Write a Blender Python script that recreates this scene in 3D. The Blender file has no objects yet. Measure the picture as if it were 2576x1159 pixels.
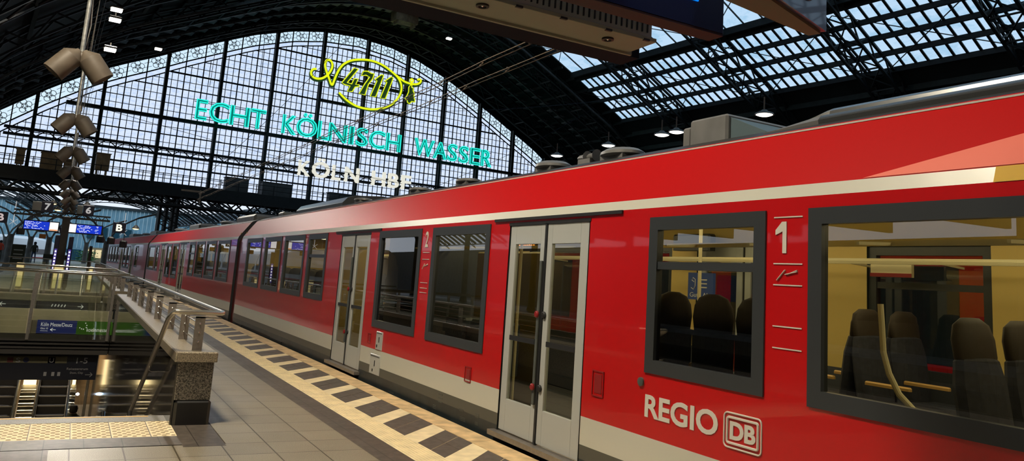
import bpy, math, random
from mathutils import Matrix, Vector
from math import sin, cos, tan, pi, radians, sqrt, atan2
random.seed(7)
S = bpy.context.scene
COL = S.collection

# ------------------------------------------------------------------ camera
CAM_Z = 1.62
YAW, PIT, ROL = radians(28.606), radians(8.898), radians(3.920)
_f = Vector((sin(YAW)*cos(PIT), cos(YAW)*cos(PIT), sin(PIT)))
_r = _f.cross(Vector((0, 0, 1))).normalized()
_u = _r.cross(_f)
_r2 = cos(ROL)*_r + sin(ROL)*_u
_u2 = -sin(ROL)*_r + cos(ROL)*_u
cd = bpy.data.cameras.new('camera')
cam = bpy.data.objects.new('camera', cd)
COL.objects.link(cam)
cam.matrix_world = Matrix(((_r2.x, _u2.x, -_f.x, 0), (_r2.y, _u2.y, -_f.y, 0), (_r2.z, _u2.z, -_f.z, CAM_Z), (0, 0, 0, 1)))
cd.sensor_fit = 'HORIZONTAL'
cd.sensor_width = 36.0
cd.lens = 1967.0/2576*36
cd.shift_y = -(579.5-400)/2576
cd.clip_start = 0.05
cd.clip_end = 600
S.camera = cam

# ------------------------------------------------------------------ world, view
S.view_settings.view_transform = 'Standard'
S.view_settings.look = 'None'
S.view_settings.gamma = 1
S.view_settings.exposure = 0.0
S.view_settings.use_curve_mapping = False
wd = bpy.data.worlds.new('evening_sky')
S.world = wd
wd.use_nodes = True
nt = wd.node_tree
nt.nodes.clear()
wo = nt.nodes.new('ShaderNodeOutputWorld')
bg = nt.nodes.new('ShaderNodeBackground')
tc = nt.nodes.new('ShaderNodeTexCoord')
sx = nt.nodes.new('ShaderNodeSeparateXYZ')
cr = nt.nodes.new('ShaderNodeValToRGB')
cr.color_ramp.elements[0].position = 0.0
cr.color_ramp.elements[0].color = (0.80, 0.88, 1.0, 1)
cr.color_ramp.elements[1].position = 0.7
cr.color_ramp.elements[1].color = (0.52, 0.72, 0.92, 1)
nt.links.new(tc.outputs['Generated'], sx.inputs[0])
nt.links.new(sx.outputs['Z'], cr.inputs[0])
nt.links.new(cr.outputs[0], bg.inputs['Color'])
nt.links.new(bg.outputs[0], wo.inputs['Surface'])
bg.inputs['Strength'].default_value = 1.05

# ------------------------------------------------------------------ helpers
W = {}
I4 = Matrix.Identity(4)
GY = radians(5.5)
GM = Matrix.Rotation(GY, 4, 'Z')          # hall frame: u across, s along the hall


class MB:
    def __init__(s):
        s.v = []; s.f = []; s.m = []; s.mi = 0

    def add(s, vs, fs):
        b = len(s.v)
        s.v += [tuple(p) for p in vs]
        s.f += [tuple(b+i for i in f) for f in fs]
        s.m += [s.mi]*len(fs)
        return s

    def box(s, x0, x1, y0, y1, z0, z1, M=None):
        vs = [Vector((x, y, z)) for z in (z0, z1) for y in (y0, y1) for x in (x0, x1)]
        if M is not None: vs = [M @ p for p in vs]
        return s.add(vs, [(0, 2, 3, 1), (4, 5, 7, 6), (0, 1, 5, 4), (2, 6, 7, 3), (0, 4, 6, 2), (1, 3, 7, 5)])

    def bbox(s, x0, x1, y0, y1, z0, z1, b=0.01, M=None):     # box with chamfered vertical and top edges
        r = [(x0+b, y0), (x1-b, y0), (x1, y0+b), (x1, y1-b), (x1-b, y1), (x0+b, y1), (x0, y1-b), (x0, y0+b)]
        c = [(min(max(x, x0+b), x1-b), min(max(y, y0+b), y1-b)) for x, y in r]
        vs = [Vector((x, y, z0)) for x, y in r]+[Vector((x, y, z1-b)) for x, y in r]+[Vector((x, y, z1)) for x, y in c]
        if M is not None: vs = [M @ p for p in vs]
        fs = [tuple(range(7, -1, -1)), tuple(range(16, 24))]
        for k in (0, 8):
            fs += [(k+i, k+(i+1) % 8, k+8+(i+1) % 8, k+8+i) for i in range(8)]
        return s.add(vs, fs)

    def bar(s, a, b, w, h=None, up=(0, 0, 1)):               # rectangular bar from a to b
        h = w if h is None else h
        a = Vector(a); b = Vector(b); d = (b-a)
        if d.length < 1e-6: return s
        d.normalize(); up = Vector(up)
        if abs(d.dot(up)) > .98: up = Vector((0, 1, 0)) if abs(d.y) < .9 else Vector((1, 0, 0))
        r = d.cross(up).normalized(); u = r.cross(d)
        vs = [p+r*i*w/2+u*j*h/2 for p in (a, b) for i, j in ((-1, -1), (1, -1), (1, 1), (-1, 1))]
        return s.add(vs, [(0, 3, 2, 1), (4, 5, 6, 7), (0, 1, 5, 4), (1, 2, 6, 5), (2, 3, 7, 6), (3, 0, 4, 7)])

    def tube(s, pts, r, n=8, closed=False, taper=None):
        pts = [Vector(p) for p in pts]; N = len(pts); b = len(s.v); ref = None; rings = []
        for i, p in enumerate(pts):
            if closed: t = (pts[(i+1) % N]-pts[i-1])
            else: t = pts[min(i+1, N-1)]-pts[max(i-1, 0)]
            t.normalize()
            if ref is None:
                ref = Vector((0, 0, 1)) if abs(t.z) < .9 else Vector((1, 0, 0))
            a = (ref-t*ref.dot(t)).normalized(); ref = a; c = t.cross(a)
            rr = r if taper is None else r*taper[i]
            rings.append([p+a*rr*cos(2*pi*k/n)+c*rr*sin(2*pi*k/n) for k in range(n)])
        vs = [q for g in rings for q in g]; fs = []
        for i in range(N if closed else N-1):
            j = (i+1) % N
            fs += [(i*n+k, i*n+(k+1) % n, j*n+(k+1) % n, j*n+k) for k in range(n)]
        if not closed: fs += [tuple(range(n-1, -1, -1)), tuple((N-1)*n+k for k in range(n))]
        return s.add(vs, fs)

    def lathe(s, prof, n=16, M=None):                        # prof: (r, z) pairs round local z
        vs = []; fs = []
        for r, z in prof:
            vs += [Vector((r*cos(2*pi*k/n), r*sin(2*pi*k/n), z)) for k in range(n)]
        for i in range(len(prof)-1):
            fs += [(i*n+k, i*n+(k+1) % n, (i+1)*n+(k+1) % n, (i+1)*n+k) for k in range(n)]
        if prof[0][0] > 1e-4: fs.append(tuple(range(n-1, -1, -1)))
        if prof[-1][0] > 1e-4: fs.append(tuple((len(prof)-1)*n+k for k in range(n)))
        if M is not None: vs = [M @ p for p in vs]
        return s.add(vs, fs)

    def prism(s, poly, a, b, fn):                            # poly of 2-D points, fn(p, q, t) -> 3-D
        n = len(poly)
        vs = [fn(p[0], p[1], a) for p in poly]+[fn(p[0], p[1], b) for p in poly]
        return s.add(vs, [tuple(range(n)), tuple(range(2*n-1, n-1, -1))]+[(i, n+i, n+(i+1) % n, (i+1) % n) for i in range(n)])

    def loft(s, profs, cap=True, closed=False):              # list of equal-length point rows
        n = len(profs[0]); vs = [p for r in profs for p in r]; fs = []
        for i in range(len(profs)-1):
            for k in range(n if closed else n-1):
                k2 = (k+1) % n
                fs.append((i*n+k, i*n+k2, (i+1)*n+k2, (i+1)*n+k))
        if cap: fs += [tuple(range(n-1, -1, -1)), tuple((len(profs)-1)*n+k for k in range(n))]
        return s.add(vs, fs)

    def build(s, name, mats, parent=None, frame=None, smooth=False, bevel=0, label=None, **kw):
        M = I4 if frame is None else frame
        if parent is not None: M = W[parent.name].inverted() @ M
        me = bpy.data.meshes.new(name)
        me.from_pydata([M @ Vector(p) for p in s.v], [], s.f)
        if not isinstance(mats, (list, tuple)): mats = [mats]
        for m in mats: me.materials.append(m)
        if len(mats) > 1: me.polygons.foreach_set('material_index', s.m)
        if smooth: me.polygons.foreach_set('use_smooth', [True]*len(s.f))
        me.update()
        o = bpy.data.objects.new(name, me); COL.objects.link(o)
        if smooth and smooth != 'all':
            me.set_sharp_from_angle(angle=radians(35))
        if bevel:
            b = o.modifiers.new('bevel', 'BEVEL'); b.width = bevel; b.segments = 2; b.limit_method = 'ANGLE'
        if parent is not None:
            o.parent = parent; W[o.name] = W[parent.name]
        else: W[o.name] = I4
        if label: o['label'] = label
        for k, x in kw.items(): o[k] = x
        return o


def struct(mb, name, mats, frame=None, smooth=False, **kw):
    o = mb.build(name, mats, None, frame, smooth, **kw); o['kind'] = 'structure'; return o


def sroot(name):
    o = bpy.data.objects.new(name, None); COL.objects.link(o); W[o.name] = I4; o['kind'] = 'structure'; return o


def thing(name, label, cat, loc=(0, 0, 0), rz=0, group=None):
    o = bpy.data.objects.new(name, None); COL.objects.link(o)
    o.location = loc; o.rotation_euler = (0, 0, rz); o.empty_display_size = .1
    W[o.name] = Matrix.Translation(loc) @ Matrix.Rotation(rz, 4, 'Z')
    o['label'] = label; o['category'] = cat
    if group: o['group'] = group
    return o


def tag(o, label, cat, group=None):
    o['label'] = label; o['category'] = cat
    if group: o['group'] = group
    return o


KIDS = {}


def copy_tree(o, loc=None, rz=None, label=None):
    kids = {}
    for q in bpy.data.objects:
        if q.parent: kids.setdefault(q.parent.name, []).append(q)

    def rec(a, par):
        c = a.copy(); COL.objects.link(c); W[c.name] = W[a.name]
        if par is not None: c.parent = par
        for k in kids.get(a.name, []): rec(k, c)
        return c
    r = rec(o, None)
    if loc is not None: r.location = loc
    if rz is not None: r.rotation_euler = (0, 0, rz)
    if label: r['label'] = label
    return r


def letters(s, o, right, up, w, h, mat, parent=None, thick=.004, name='lettering', frame=None, label=None, bold=0, shear=0, keep=False):
    """flat lettering fitted to a w x h box whose lower left corner is o"""
    cu = bpy.data.curves.new('txt', 'FONT'); cu.body = s; cu.extrude = thick; cu.offset = bold; cu.shear = shear
    cu.resolution_u = 4
    t = bpy.data.objects.new('txt', cu); COL.objects.link(t)
    dg = bpy.context.evaluated_depsgraph_get()
    me = bpy.data.meshes.new_from_object(t.evaluated_get(dg))
    COL.objects.unlink(t); bpy.data.objects.remove(t); bpy.data.curves.remove(cu)
    xs = [v.co.x for v in me.vertices]; ys = [v.co.y for v in me.vertices]
    x0, x1, y0, y1 = min(xs), max(xs), min(ys), max(ys)
    o = Vector(o); right = Vector(right).normalized(); up = Vector(up).normalized(); nrm = right.cross(up)
    sxx = w/(x1-x0); syy = h/(y1-y0)
    if keep: sxx = syy = min(sxx, syy)
    mb = MB()
    mb.add([o+right*(v.co.x-x0)*sxx+up*(v.co.y-y0)*syy+nrm*v.co.z for v in me.vertices], [tuple(p.vertices) for p in me.polygons])
    bpy.data.meshes.remove(me)
    return mb.build(name, mat, parent, frame, label=label)


def neon_outline(s, o, right, up, w, h, r, bold=0, shear=0, depth=0.0):
    cu = bpy.data.curves.new('txt', 'FONT'); cu.body = s; cu.fill_mode = 'NONE'; cu.offset = bold; cu.shear = shear; cu.resolution_u = 3
    t = bpy.data.objects.new('txt', cu); COL.objects.link(t)
    dg = bpy.context.evaluated_depsgraph_get()
    me = bpy.data.meshes.new_from_object(t.evaluated_get(dg))
    COL.objects.unlink(t); bpy.data.objects.remove(t); bpy.data.curves.remove(cu)
    xs = [v.co.x for v in me.vertices]; ys = [v.co.y for v in me.vertices]
    x0, x1, y0, y1 = min(xs), max(xs), min(ys), max(ys)
    o = Vector(o); right = Vector(right); up = Vector(up); nrm = right.cross(up)
    P = [o+right*(v.co.x-x0)*w/(x1-x0)+up*(v.co.y-y0)*h/(y1-y0)+nrm*depth for v in me.vertices]
    adj = {}
    for e in me.edges:
        a, b = e.vertices; adj.setdefault(a, []).append(b); adj.setdefault(b, []).append(a)
    mb = MB(); seen = set()
    for st in adj:
        if st in seen: continue
        loop = [st]; seen.add(st); cur = st
        while True:
            nx = [q for q in adj[cur] if q not in seen]
            if not nx: break
            cur = nx[0]; seen.add(cur); loop.append(cur)
        pts = [P[i] for i in loop]
        cl = [pts[0]]
        for q in pts[1:]:
            if (q-cl[-1]).length > r*.6: cl.append(q)
        if len(cl) > 2: mb.tube(cl, r, 6, closed=True)
    bpy.data.meshes.remove(me)
    return mb


# ------------------------------------------------------------------ materials
MT = {}


def mat(name, col, rough=.5, metal=0.0, spec=.5, coat=0.0, emit=None, es=1.0, noise=0, nscale=20, bump=0, bscale=20, col2=None, detail=3):
    m = bpy.data.materials.new(name); m.use_nodes = True
    t = m.node_tree; b = t.nodes['Principled BSDF']
    b.inputs['Base Color'].default_value = (*col, 1)
    b.inputs['Roughness'].default_value = rough
    b.inputs['Metallic'].default_value = metal
    b.inputs['Specular IOR Level'].default_value = spec
    b.inputs['Coat Weight'].default_value = coat
    b.inputs['Coat Roughness'].default_value = .03
    if emit:
        b.inputs['Emission Color'].default_value = (*emit, 1)
        b.inputs['Emission Strength'].default_value = es
    if noise or bump or col2:
        tcn = t.nodes.new('ShaderNodeTexCoord')
        nz = t.nodes.new('ShaderNodeTexNoise'); nz.inputs['Scale'].default_value = nscale; nz.inputs['Detail'].default_value = detail
        t.links.new(tcn.outputs['Object'], nz.inputs['Vector'])
        if noise or col2:
            rp = t.nodes.new('ShaderNodeValToRGB')
            lo = tuple(c*(1-noise) for c in col) if not col2 else col2
            hi = tuple(min(1, c*(1+noise)) for c in col) if not col2 else col
            rp.color_ramp.elements[0].position = .35; rp.color_ramp.elements[0].color = (*lo, 1)
            rp.color_ramp.elements[1].position = .65; rp.color_ramp.elements[1].color = (*hi, 1)
            t.links.new(nz.outputs['Fac'], rp.inputs[0]); t.links.new(rp.outputs[0], b.inputs['Base Color'])
        if bump:
            n2 = t.nodes.new('ShaderNodeTexNoise'); n2.inputs['Scale'].default_value = bscale; n2.inputs['Detail'].default_value = 2
            t.links.new(tcn.outputs['Object'], n2.inputs['Vector'])
            bp = t.nodes.new('ShaderNodeBump'); bp.inputs['Strength'].default_value = bump; bp.inputs['Distance'].default_value = .02
            t.links.new(n2.outputs['Fac'], bp.inputs['Height']); t.links.new(bp.outputs[0], b.inputs['Normal'])
            if coat: t.links.new(bp.outputs[0], b.inputs['Coat Normal'])
    MT[name] = m
    return m


def glass(name, tint=(.8, .85, .8), refl=.06, ior=1.5, rough=.0, noise=0, nscale=3, tint2=None, gcol=(1, 1, 1)):
    m = bpy.data.materials.new(name); m.use_nodes = True
    t = m.node_tree; t.nodes.clear()
    o = t.nodes.new('ShaderNodeOutputMaterial'); mx = t.nodes.new('ShaderNodeMixShader')
    tr = t.nodes.new('ShaderNodeBsdfTransparent'); gl = t.nodes.new('ShaderNodeBsdfGlossy')
    tr.inputs[0].default_value = (*tint, 1); gl.inputs['Color'].default_value = (*gcol, 1); gl.inputs['Roughness'].default_value = rough
    fr = t.nodes.new('ShaderNodeFresnel'); fr.inputs[0].default_value = ior
    ad = t.nodes.new('ShaderNodeMath'); ad.operation = 'ADD'; ad.use_clamp = True; ad.inputs[1].default_value = refl
    t.links.new(fr.outputs[0], ad.inputs[0]); t.links.new(ad.outputs[0], mx.inputs[0])
    t.links.new(tr.outputs[0], mx.inputs[1]); t.links.new(gl.outputs[0], mx.inputs[2]); t.links.new(mx.outputs[0], o.inputs[0])
    if tint2:
        tcn = t.nodes.new('ShaderNodeTexCoord'); nz = t.nodes.new('ShaderNodeTexNoise')
        nz.inputs['Scale'].default_value = nscale; nz.inputs['Detail'].default_value = 6; nz.inputs['Roughness'].default_value = .7
        mp = t.nodes.new('ShaderNodeMapping'); mp.inputs['Scale'].default_value = (1, 1, 3)
        rp = t.nodes.new('ShaderNodeValToRGB')
        rp.color_ramp.elements[0].position = .42; rp.color_ramp.elements[0].color = (*tint2, 1)
        rp.color_ramp.elements[1].position = .52; rp.color_ramp.elements[1].color = (*tint, 1)
        t.links.new(tcn.outputs['Object'], mp.inputs[0]); t.links.new(mp.outputs[0], nz.inputs['Vector'])
        t.links.new(nz.outputs['Fac'], rp.inputs[0]); t.links.new(rp.outputs[0], tr.inputs[0])
    MT[name] = m
    return m


def grid_mat(name, col, gap, w, h, rough, noise=.25, nscale=250, mortar=.006, offset=0.0, bump=0, rot=0, loc=(0, 0, 0), spots=None):
    """tiled paving: object coordinates, joints from a brick texture"""
    m = mat(name, col, rough, noise=noise, nscale=nscale)
    t = m.node_tree; b = t.nodes['Principled BSDF']
    rp = next(n for n in t.nodes if n.type == 'VALTORGB'); tcn = next(n for n in t.nodes if n.type == 'TEX_COORD')
    if spots: rp.color_ramp.elements[0].position, rp.color_ramp.elements[1].position = spots
    br = t.nodes.new('ShaderNodeTexBrick'); br.offset = offset; br.offset_frequency = 2
    br.inputs['Scale'].default_value = 1; br.inputs['Brick Width'].default_value = w; br.inputs['Row Height'].default_value = h
    br.inputs['Mortar Size'].default_value = mortar; br.inputs['Mortar Smooth'].default_value = .2
    br.inputs['Color1'].default_value = (1, 1, 1, 1); br.inputs['Color2'].default_value = (.86, .86, .88, 1); br.inputs['Mortar'].default_value = (*gap, 1)
    mp = t.nodes.new('ShaderNodeMapping'); mp.inputs['Location'].default_value = loc; mp.inputs['Rotation'].default_value = (0, 0, rot)
    t.links.new(tcn.outputs['Object'], mp.inputs[0]); t.links.new(mp.outputs[0], br.inputs['Vector'])
    ml = t.nodes.new('ShaderNodeMix'); ml.data_type = 'RGBA'; ml.blend_type = 'MULTIPLY'; ml.inputs[0].default_value = 1
    t.links.new(rp.outputs[0], ml.inputs[6]); t.links.new(br.outputs['Color'], ml.inputs[7])
    t.links.new(ml.outputs[2], b.inputs['Base Color'])
    n3 = t.nodes.new('ShaderNodeTexNoise'); n3.inputs['Scale'].default_value = 1.3; n3.inputs['Detail'].default_value = 5
    t.links.new(tcn.outputs['Object'], n3.inputs['Vector'])
    mr = t.nodes.new('ShaderNodeMapRange'); mr.inputs[3].default_value = max(.05, rough-.15); mr.inputs[4].default_value = rough+.15
    t.links.new(n3.outputs['Fac'], mr.inputs[0]); t.links.new(mr.outputs[0], b.inputs['Roughness'])
    return m


iron = mat('dark_iron', (.007, .010, .010), .6, noise=.3, nscale=4)
iron2 = mat('green_iron', (.008, .020, .018), .6, noise=.3, nscale=2)
gableiron = mat('gable_iron', (.012, .016, .03), .6)
roofm = mat('dark_roof_lining', (.004, .010, .009), .8, noise=.4, nscale=.5)
greysteel = mat('grey_steel', (.07, .08, .075), .5, noise=.2, nscale=5)
stainless = mat('stainless', (.55, .52, .46), .22, metal=1.0, noise=.1, nscale=3)
satin = mat('satin_steel', (.30, .275, .25), .45, metal=.75, noise=.08, nscale=30)
white_e = mat('lamp_white', (1, 1, 1), emit=(1, .93, .8), es=9)
warm_e = mat('lamp_warm', (1, .8, .5), emit=(1, .62, .2), es=5)
gglass = glass('old_gable_glass', (.92, .93, .97), .0, 1.05, tint2=(.74, .80, .93), nscale=1.6)
bandglass = glass('frieze_glass', (.90, 1, 1.0), .0, 1.05)
skyglass = glass('skylight_glass', (.86, .93, .97), .0, 1.05, tint2=(.74, .86, .92), nscale=.35)

# ------------------------------------------------------------------ hall: gable, vault, ribs
UC, SG = 28.5, 70.0
PD = [0, 3.5, 6.5, 10, 13, 15.5, 18, 20, 22, 25, 28.5, 31, 32, 32.2]
PZ = [24.2, 23.95, 23.3, 22.1, 20.7, 19.5, 18.2, 17.25, 16.2, 14.2, 11.5, 8, 5, 0]


def prof(u):
    d = abs(u-UC)
    for i in range(len(PD)-1):
        if d <= PD[i+1]: return PZ[i]+(PZ[i+1]-PZ[i])*(d-PD[i])/(PD[i+1]-PD[i])
    return 0


def prof_in(u, e): return prof(u)-e*(1+.35*min(1, abs(u-UC)/28))


def arc(mb, s, off, w, h, u0=-3.2, u1=60.2, n=60):           # curved bar following the arch
    P = [(u0+(u1-u0)*i/n) for i in range(n+1)]
    rows = []
    for u in P:
        z = prof(u)+off
        rows.append([(u, s-w/2, z-h/2), (u, s+w/2, z-h/2), (u, s+w/2, z+h/2), (u, s-w/2, z+h/2)])
    mb.loft([[Vector(p) for p in r] for r in rows], cap=True, closed=True)


gable = sroot('window_1')
GB = 7.55                                                        # foot of the glazing
mull = [2.72+4.44*k for k in range(12)]
# glass
mb = MB(); N = 120
for i in range(N):
    a = -3.0+63*i/N; b = -3.0+63*(i+1)/N
    mb.add([(a, SG+.05, GB), (b, SG+.05, GB), (b, SG+.05, max(GB, prof_in(b, .95))), (a, SG+.05, max(GB, prof_in(a, .95)))], [(0, 1, 2, 3)])
mb.build('glazing', gglass, gable, GM)
mb = MB()
for i in range(N):
    a = -3.0+63*i/N; b = -3.0+63*(i+1)/N
    mb.add([(a, SG+.05, max(GB, prof_in(a, .95))), (b, SG+.05, max(GB, prof_in(b, .95))), (b, SG+.05, max(GB, prof(b)+.1)), (a, SG+.05, max(GB, prof(a)+.1))], [(0, 1, 2, 3)])
mb.build('frieze_glazing', bandglass, gable, GM)
# fine bars
mb = MB()
u = mull[0]-1.48*4
k = 0
while u < 60:
    top = prof_in(u, 1.35) if k % 3 else prof(u)
    w = .045 if k % 3 else .085
    if top > GB: mb.box(u-w/2, u+w/2, SG-.04, SG+.04, GB, top)
    u += 1.48/3; k += 1
mb.build('glazing_bars', gableiron, gable, GM)
zrow = []
for k in range(-9, 15):
    z = 17.25-.675*k
    if GB+.1 < z < 23: zrow.append((z, k))
mb = MB()


def span_at(z, e=1.35):
    lo = -3
    us = [(-3+63*i/600) for i in range(601)]
    ok = [q for q in us if prof_in(q, e) > z]
    return (ok[0], ok[-1]) if ok else None


for z, k in zrow:
    sp = span_at(z)
    if sp: mb.box(sp[0], sp[1], SG-.04, SG+.04, z-{0: .07, 2: .045, 4: .03}.get(k % 6, .02), z+{0: .07, 2: .045, 4: .03}.get(k % 6, .02))
mb.build('glazing_rails', gableiron, gable, GM)
for i, um in enumerate(mull):                                   # lattice posts between the bays
    mb = MB(); t = prof(um)
    mb.box(um-.13, um+.13, SG-.55, SG-.35, 6.9, t); mb.box(um-.10, um+.10, SG-.1, SG+.06, 6.9, t)
    z = 7.2; q = 0
    while z < t-1:
        mb.bar((um, SG-.45 if q % 2 else SG, z), (um, SG if q % 2 else SG-.45, z+.8), .06); z += .8; q += 1
    mb.build('mullion', iron2, gable, GM)
for z, h, d, sp in ((13.2, .26, .5, span_at(13.2, 1.35)), (17.25, .24, .3, (25.0, 34.0)), (19.6, .26, .3, (25.0, 34.0))):
    mb = MB(); mb.box(sp[0], sp[1], SG-d, SG+.05, z-h/2, z+h/2); mb.build('transom', iron, gable, GM)
# truss at z 10.3
sp = span_at(10.3)
mb = MB()
for zz in (10.1, 10.62): mb.box(sp[0], sp[1], SG-.9, SG-.75, zz-.06, zz+.06); mb.box(sp[0], sp[1], SG-.1, SG+.0, zz-.06, zz+.06)
mb.box(sp[0], sp[1], SG-.8, SG-.1, 10.03, 10.08)
u = sp[0]
q = 0
while u < sp[1]-.7:
    mb.bar((u, SG-.82, 10.1 if q % 2 else 10.62), (u+.7, SG-.82, 10.62 if q % 2 else 10.1), .07); u += .7; q += 1
mb.build('wind_girder', iron, gable, GM)
# curved rims and flower rings of the frieze
for e, w in ((-.02, .14), (.98, .10), (1.38, .09)):
    mb = MB(); P = [-3+63*i/90 for i in range(91)]
    for i in range(90):
        a, b = P[i], P[i+1]
        if prof(a) > 9.2 and prof(b) > 9.2: mb.bar((a, SG-.02, prof_in(a, e) if e > 0 else prof(a)), (b, SG-.02, prof_in(b, e) if e > 0 else prof(b)), w, w, (0, 1, 0))
    mb.build('arch_rim', gableiron, gable, GM)
mb = MB(); u = mull[0]-1.48*3+.74
while u < 60:
    zc = (prof(u)+prof_in(u, .95))/2
    if zc > 9.5:
        sl = (prof(u+.1)-prof(u-.1))/.2; an = math.atan(sl)
        for cx, cz, r in [(0, 0, .20)]+[(.31*cos(an+q*2*pi/5), .31*sin(an+q*2*pi/5), .22) for q in range(5)]:
            mb.tube([(u+cx+r*cos(2*pi*t/12), SG-.03, zc+cz+r*sin(2*pi*t/12)) for t in range(12)], .022, 4, closed=True)
        for sg in (-1, 1):
            for dz in (-.28, .28): mb.bar((u+sg*.45, SG-.03, zc+sl*sg*.45+dz*.7), (u+sg*.74, SG-.03, zc+sl*sg*.74+dz*.7), .03)
    u += 1.48
mb.build('flower_rings', gableiron, gable, GM)

# spandrel above the arch
mb = MB()
for i in range(N):
    a = -4+65*i/N; b = -4+65*(i+1)/N
    for sy in (SG-.25, SG+.25):
        mb.add([(a, sy, prof(a)+.05), (b, sy, prof(b)+.05), (b, sy, prof(b)+1.4), (a, sy, prof(a)+1.4)], [(0, 1, 2, 3)])
struct(mb, 'wall_gable', roofm, GM)

# walkway and girder under the gable
wk = sroot('trim_1')
mb = MB(); mb.box(-12, 61, SG-2.6, SG+.4, 6.75, 6.95); mb.box(-12, 61, SG-2.7, SG-2.5, 6.6, 7.55); mb.box(-12, 61, SG+.0, SG+.5, 6.75, 7.6)
mb.build('walkway', iron, wk, GM)
mb = MB()
for zz in (7.95, 8.35): mb.bar((-12, SG-2.6, zz), (61, SG-2.6, zz), .05)
for i in range(49): mb.bar((-12+1.5*i, SG-2.6, 7.5), (-12+1.5*i, SG-2.6, 8.4), .06)
mb.build('walkway_rail', iron, wk, GM)
mb = MB()
for sy in (SG-3.4, SG-1.0):
    for zz in (6.62, 5.85): mb.bar((-12, sy, zz), (61, sy, zz), .2, .16)
    for i in range(46):
        a = -12+1.6*i; mb.bar((a, sy, 6.6), (a+.8, sy, 5.85), .11); mb.bar((a+.8, sy, 5.85), (a+1.6, sy, 6.6), .11)
mb.build('lattice_girder', iron, wk, GM)

plyw = mat('plywood', (.36, .26, .14), .7, noise=.2, nscale=3)
greyb = mat('grey_box', (.10, .11, .11), .6, noise=.2, nscale=2)
for nm, u0, u1, z0, z1, m, lb in [
    ('equipment_box', 1.9, 2.45, 7.85, 8.85, plyw, 'small plywood box at the left end of the gable walkway'),
    ('equipment_box', 3.5, 4.95, 7.3, 8.8, plyw, 'large plywood box on the gable walkway, left of the loudspeaker row'),
    ('equipment_box', 7.15, 8.1, 8.1, 9.3, plyw, 'square plywood box on the walkway right of the loudspeaker row'),
    ('equipment_box', 5.05, 5.9, 7.4, 8.5, plyw, 'smaller plywood box right beside the large one, half behind the loudspeakers'),
    ('equipment_box', 17.0, 18.9, 7.3, 8.7, greyb, 'grey equipment box below the turquoise first word'),
    ('equipment_box', 20.1, 22.7, 7.1, 8.7, greyb, 'broad grey equipment cabinet under the second mullion right of the grey box'),
    ('equipment_box', 26.2, 31.0, 7.2, 8.5, greyb, 'long flat grey cabinet under the white station name')]:
    mb = MB(); mb.bbox(u0, u1, SG-2.3, SG-1.5, z0, z1, .04); mb.box(u0-.05, u1+.05, SG-2.35, SG-1.45, z1, z1+.05)
    mb.box((u0+u1)/2-.03, (u0+u1)/2+.03, SG-2.33, SG-2.3, z0+.05, z1-.05)
    for q in (u0+.1, u1-.2): mb.box(q, q+.1, SG-2.2, SG-1.6, 6.95, z0)
    mb.box(u0, u1, SG-2.3, SG-1.5, z0-.08, z0)
    tag(mb.build(nm, m, None, GM), lb, 'box', 'boxes on the gable walkway')

mb = MB(); mb.bbox(28.2, 30.4, 61.4, 62.6, 23.9, 25.0, .04); mb.box(28.15, 30.45, 61.35, 62.65, 25.0, 25.06); mb.box(29.25, 29.35, 61.38, 61.4, 23.95, 24.95); mb.box(28.4, 28.5, 61.5, 62.4, 23.6, 23.9); mb.box(30.1, 30.2, 61.5, 62.4, 23.6, 23.9)
tag(mb.build('equipment_box', plyw, None, GM), 'plywood box high up at the crown of the roof, above the neon emblem', 'box')

# ---- vault shell
OFF = 1.25
ceil = sroot('ceiling')


def shell(mb, u0, u1, s0, s1, off=OFF, n=None, t=.12):
    n = n or max(2, int((u1-u0)/1.0))
    P = [u0+(u1-u0)*i/n for i in range(n+1)]
    for i in range(n):
        a, b = P[i], P[i+1]; za, zb = prof(a)+off, prof(b)+off
        vs = [(a, s0, za), (b, s0, zb), (b, s1, zb), (a, s1, za), (a, s0, za+t), (b, s0, zb+t), (b, s1, zb+t), (a, s1, za+t)]
        mb.add(vs, [(0, 1, 2, 3), (7, 6, 5, 4), (0, 4, 5, 1), (2, 6, 7, 3), (0, 3, 7, 4), (1, 5, 6, 2)])


S0, SE = -25, 55.4
mb = MB()
shell(mb, -3.6, 13.3, S0, SE); shell(mb, 50.0, 60.6, S0, SE); shell(mb, 43.5, 44.2, S0, SE)
shell(mb, -3.6, 24.2, SE, SG); shell(mb, 29.2, 60.6, SE, SG); shell(mb, 24.2, 29.2, SE, 58.0); shell(mb, 24.2, 29.2, 60.2, SG)
mb.box(-3.8, -3.6, S0, SG, 5.5, 6.4); mb.box(60.6, 60.8, S0, SG, -1, 6.4)
mb.build('roof_lining', roofm, ceil, GM)
# skylight glass, one sheet per bay
ribs = [19.6-9.55*k for k in range(4, 0, -1)]+[19.6+9.55*k for k in range(0, 6)]
cuts = [S0]+[r for r in ribs if S0 < r < SE]+[SE]
for i in range(len(cuts)-1):
    mb = MB(); shell(mb, 44.2, 50, cuts[i]+.02, cuts[i+1]-.02, OFF+.1, 8, .01)
    mb.build('skylight', skyglass, ceil, GM)
    mb = MB(); shell(mb, 13.3, 43.5, cuts[i]+.02, cuts[i+1]-.02, OFF+.1, 30, .01)
    mb.build('ridge_skylight', skyglass, ceil, GM)
mb = MB(); shell(mb, 24.2, 29.2, 58.0, 60.2, OFF+.05, 4, .01); mb.build('ridge_skylight', skyglass, ceil, GM)
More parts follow.
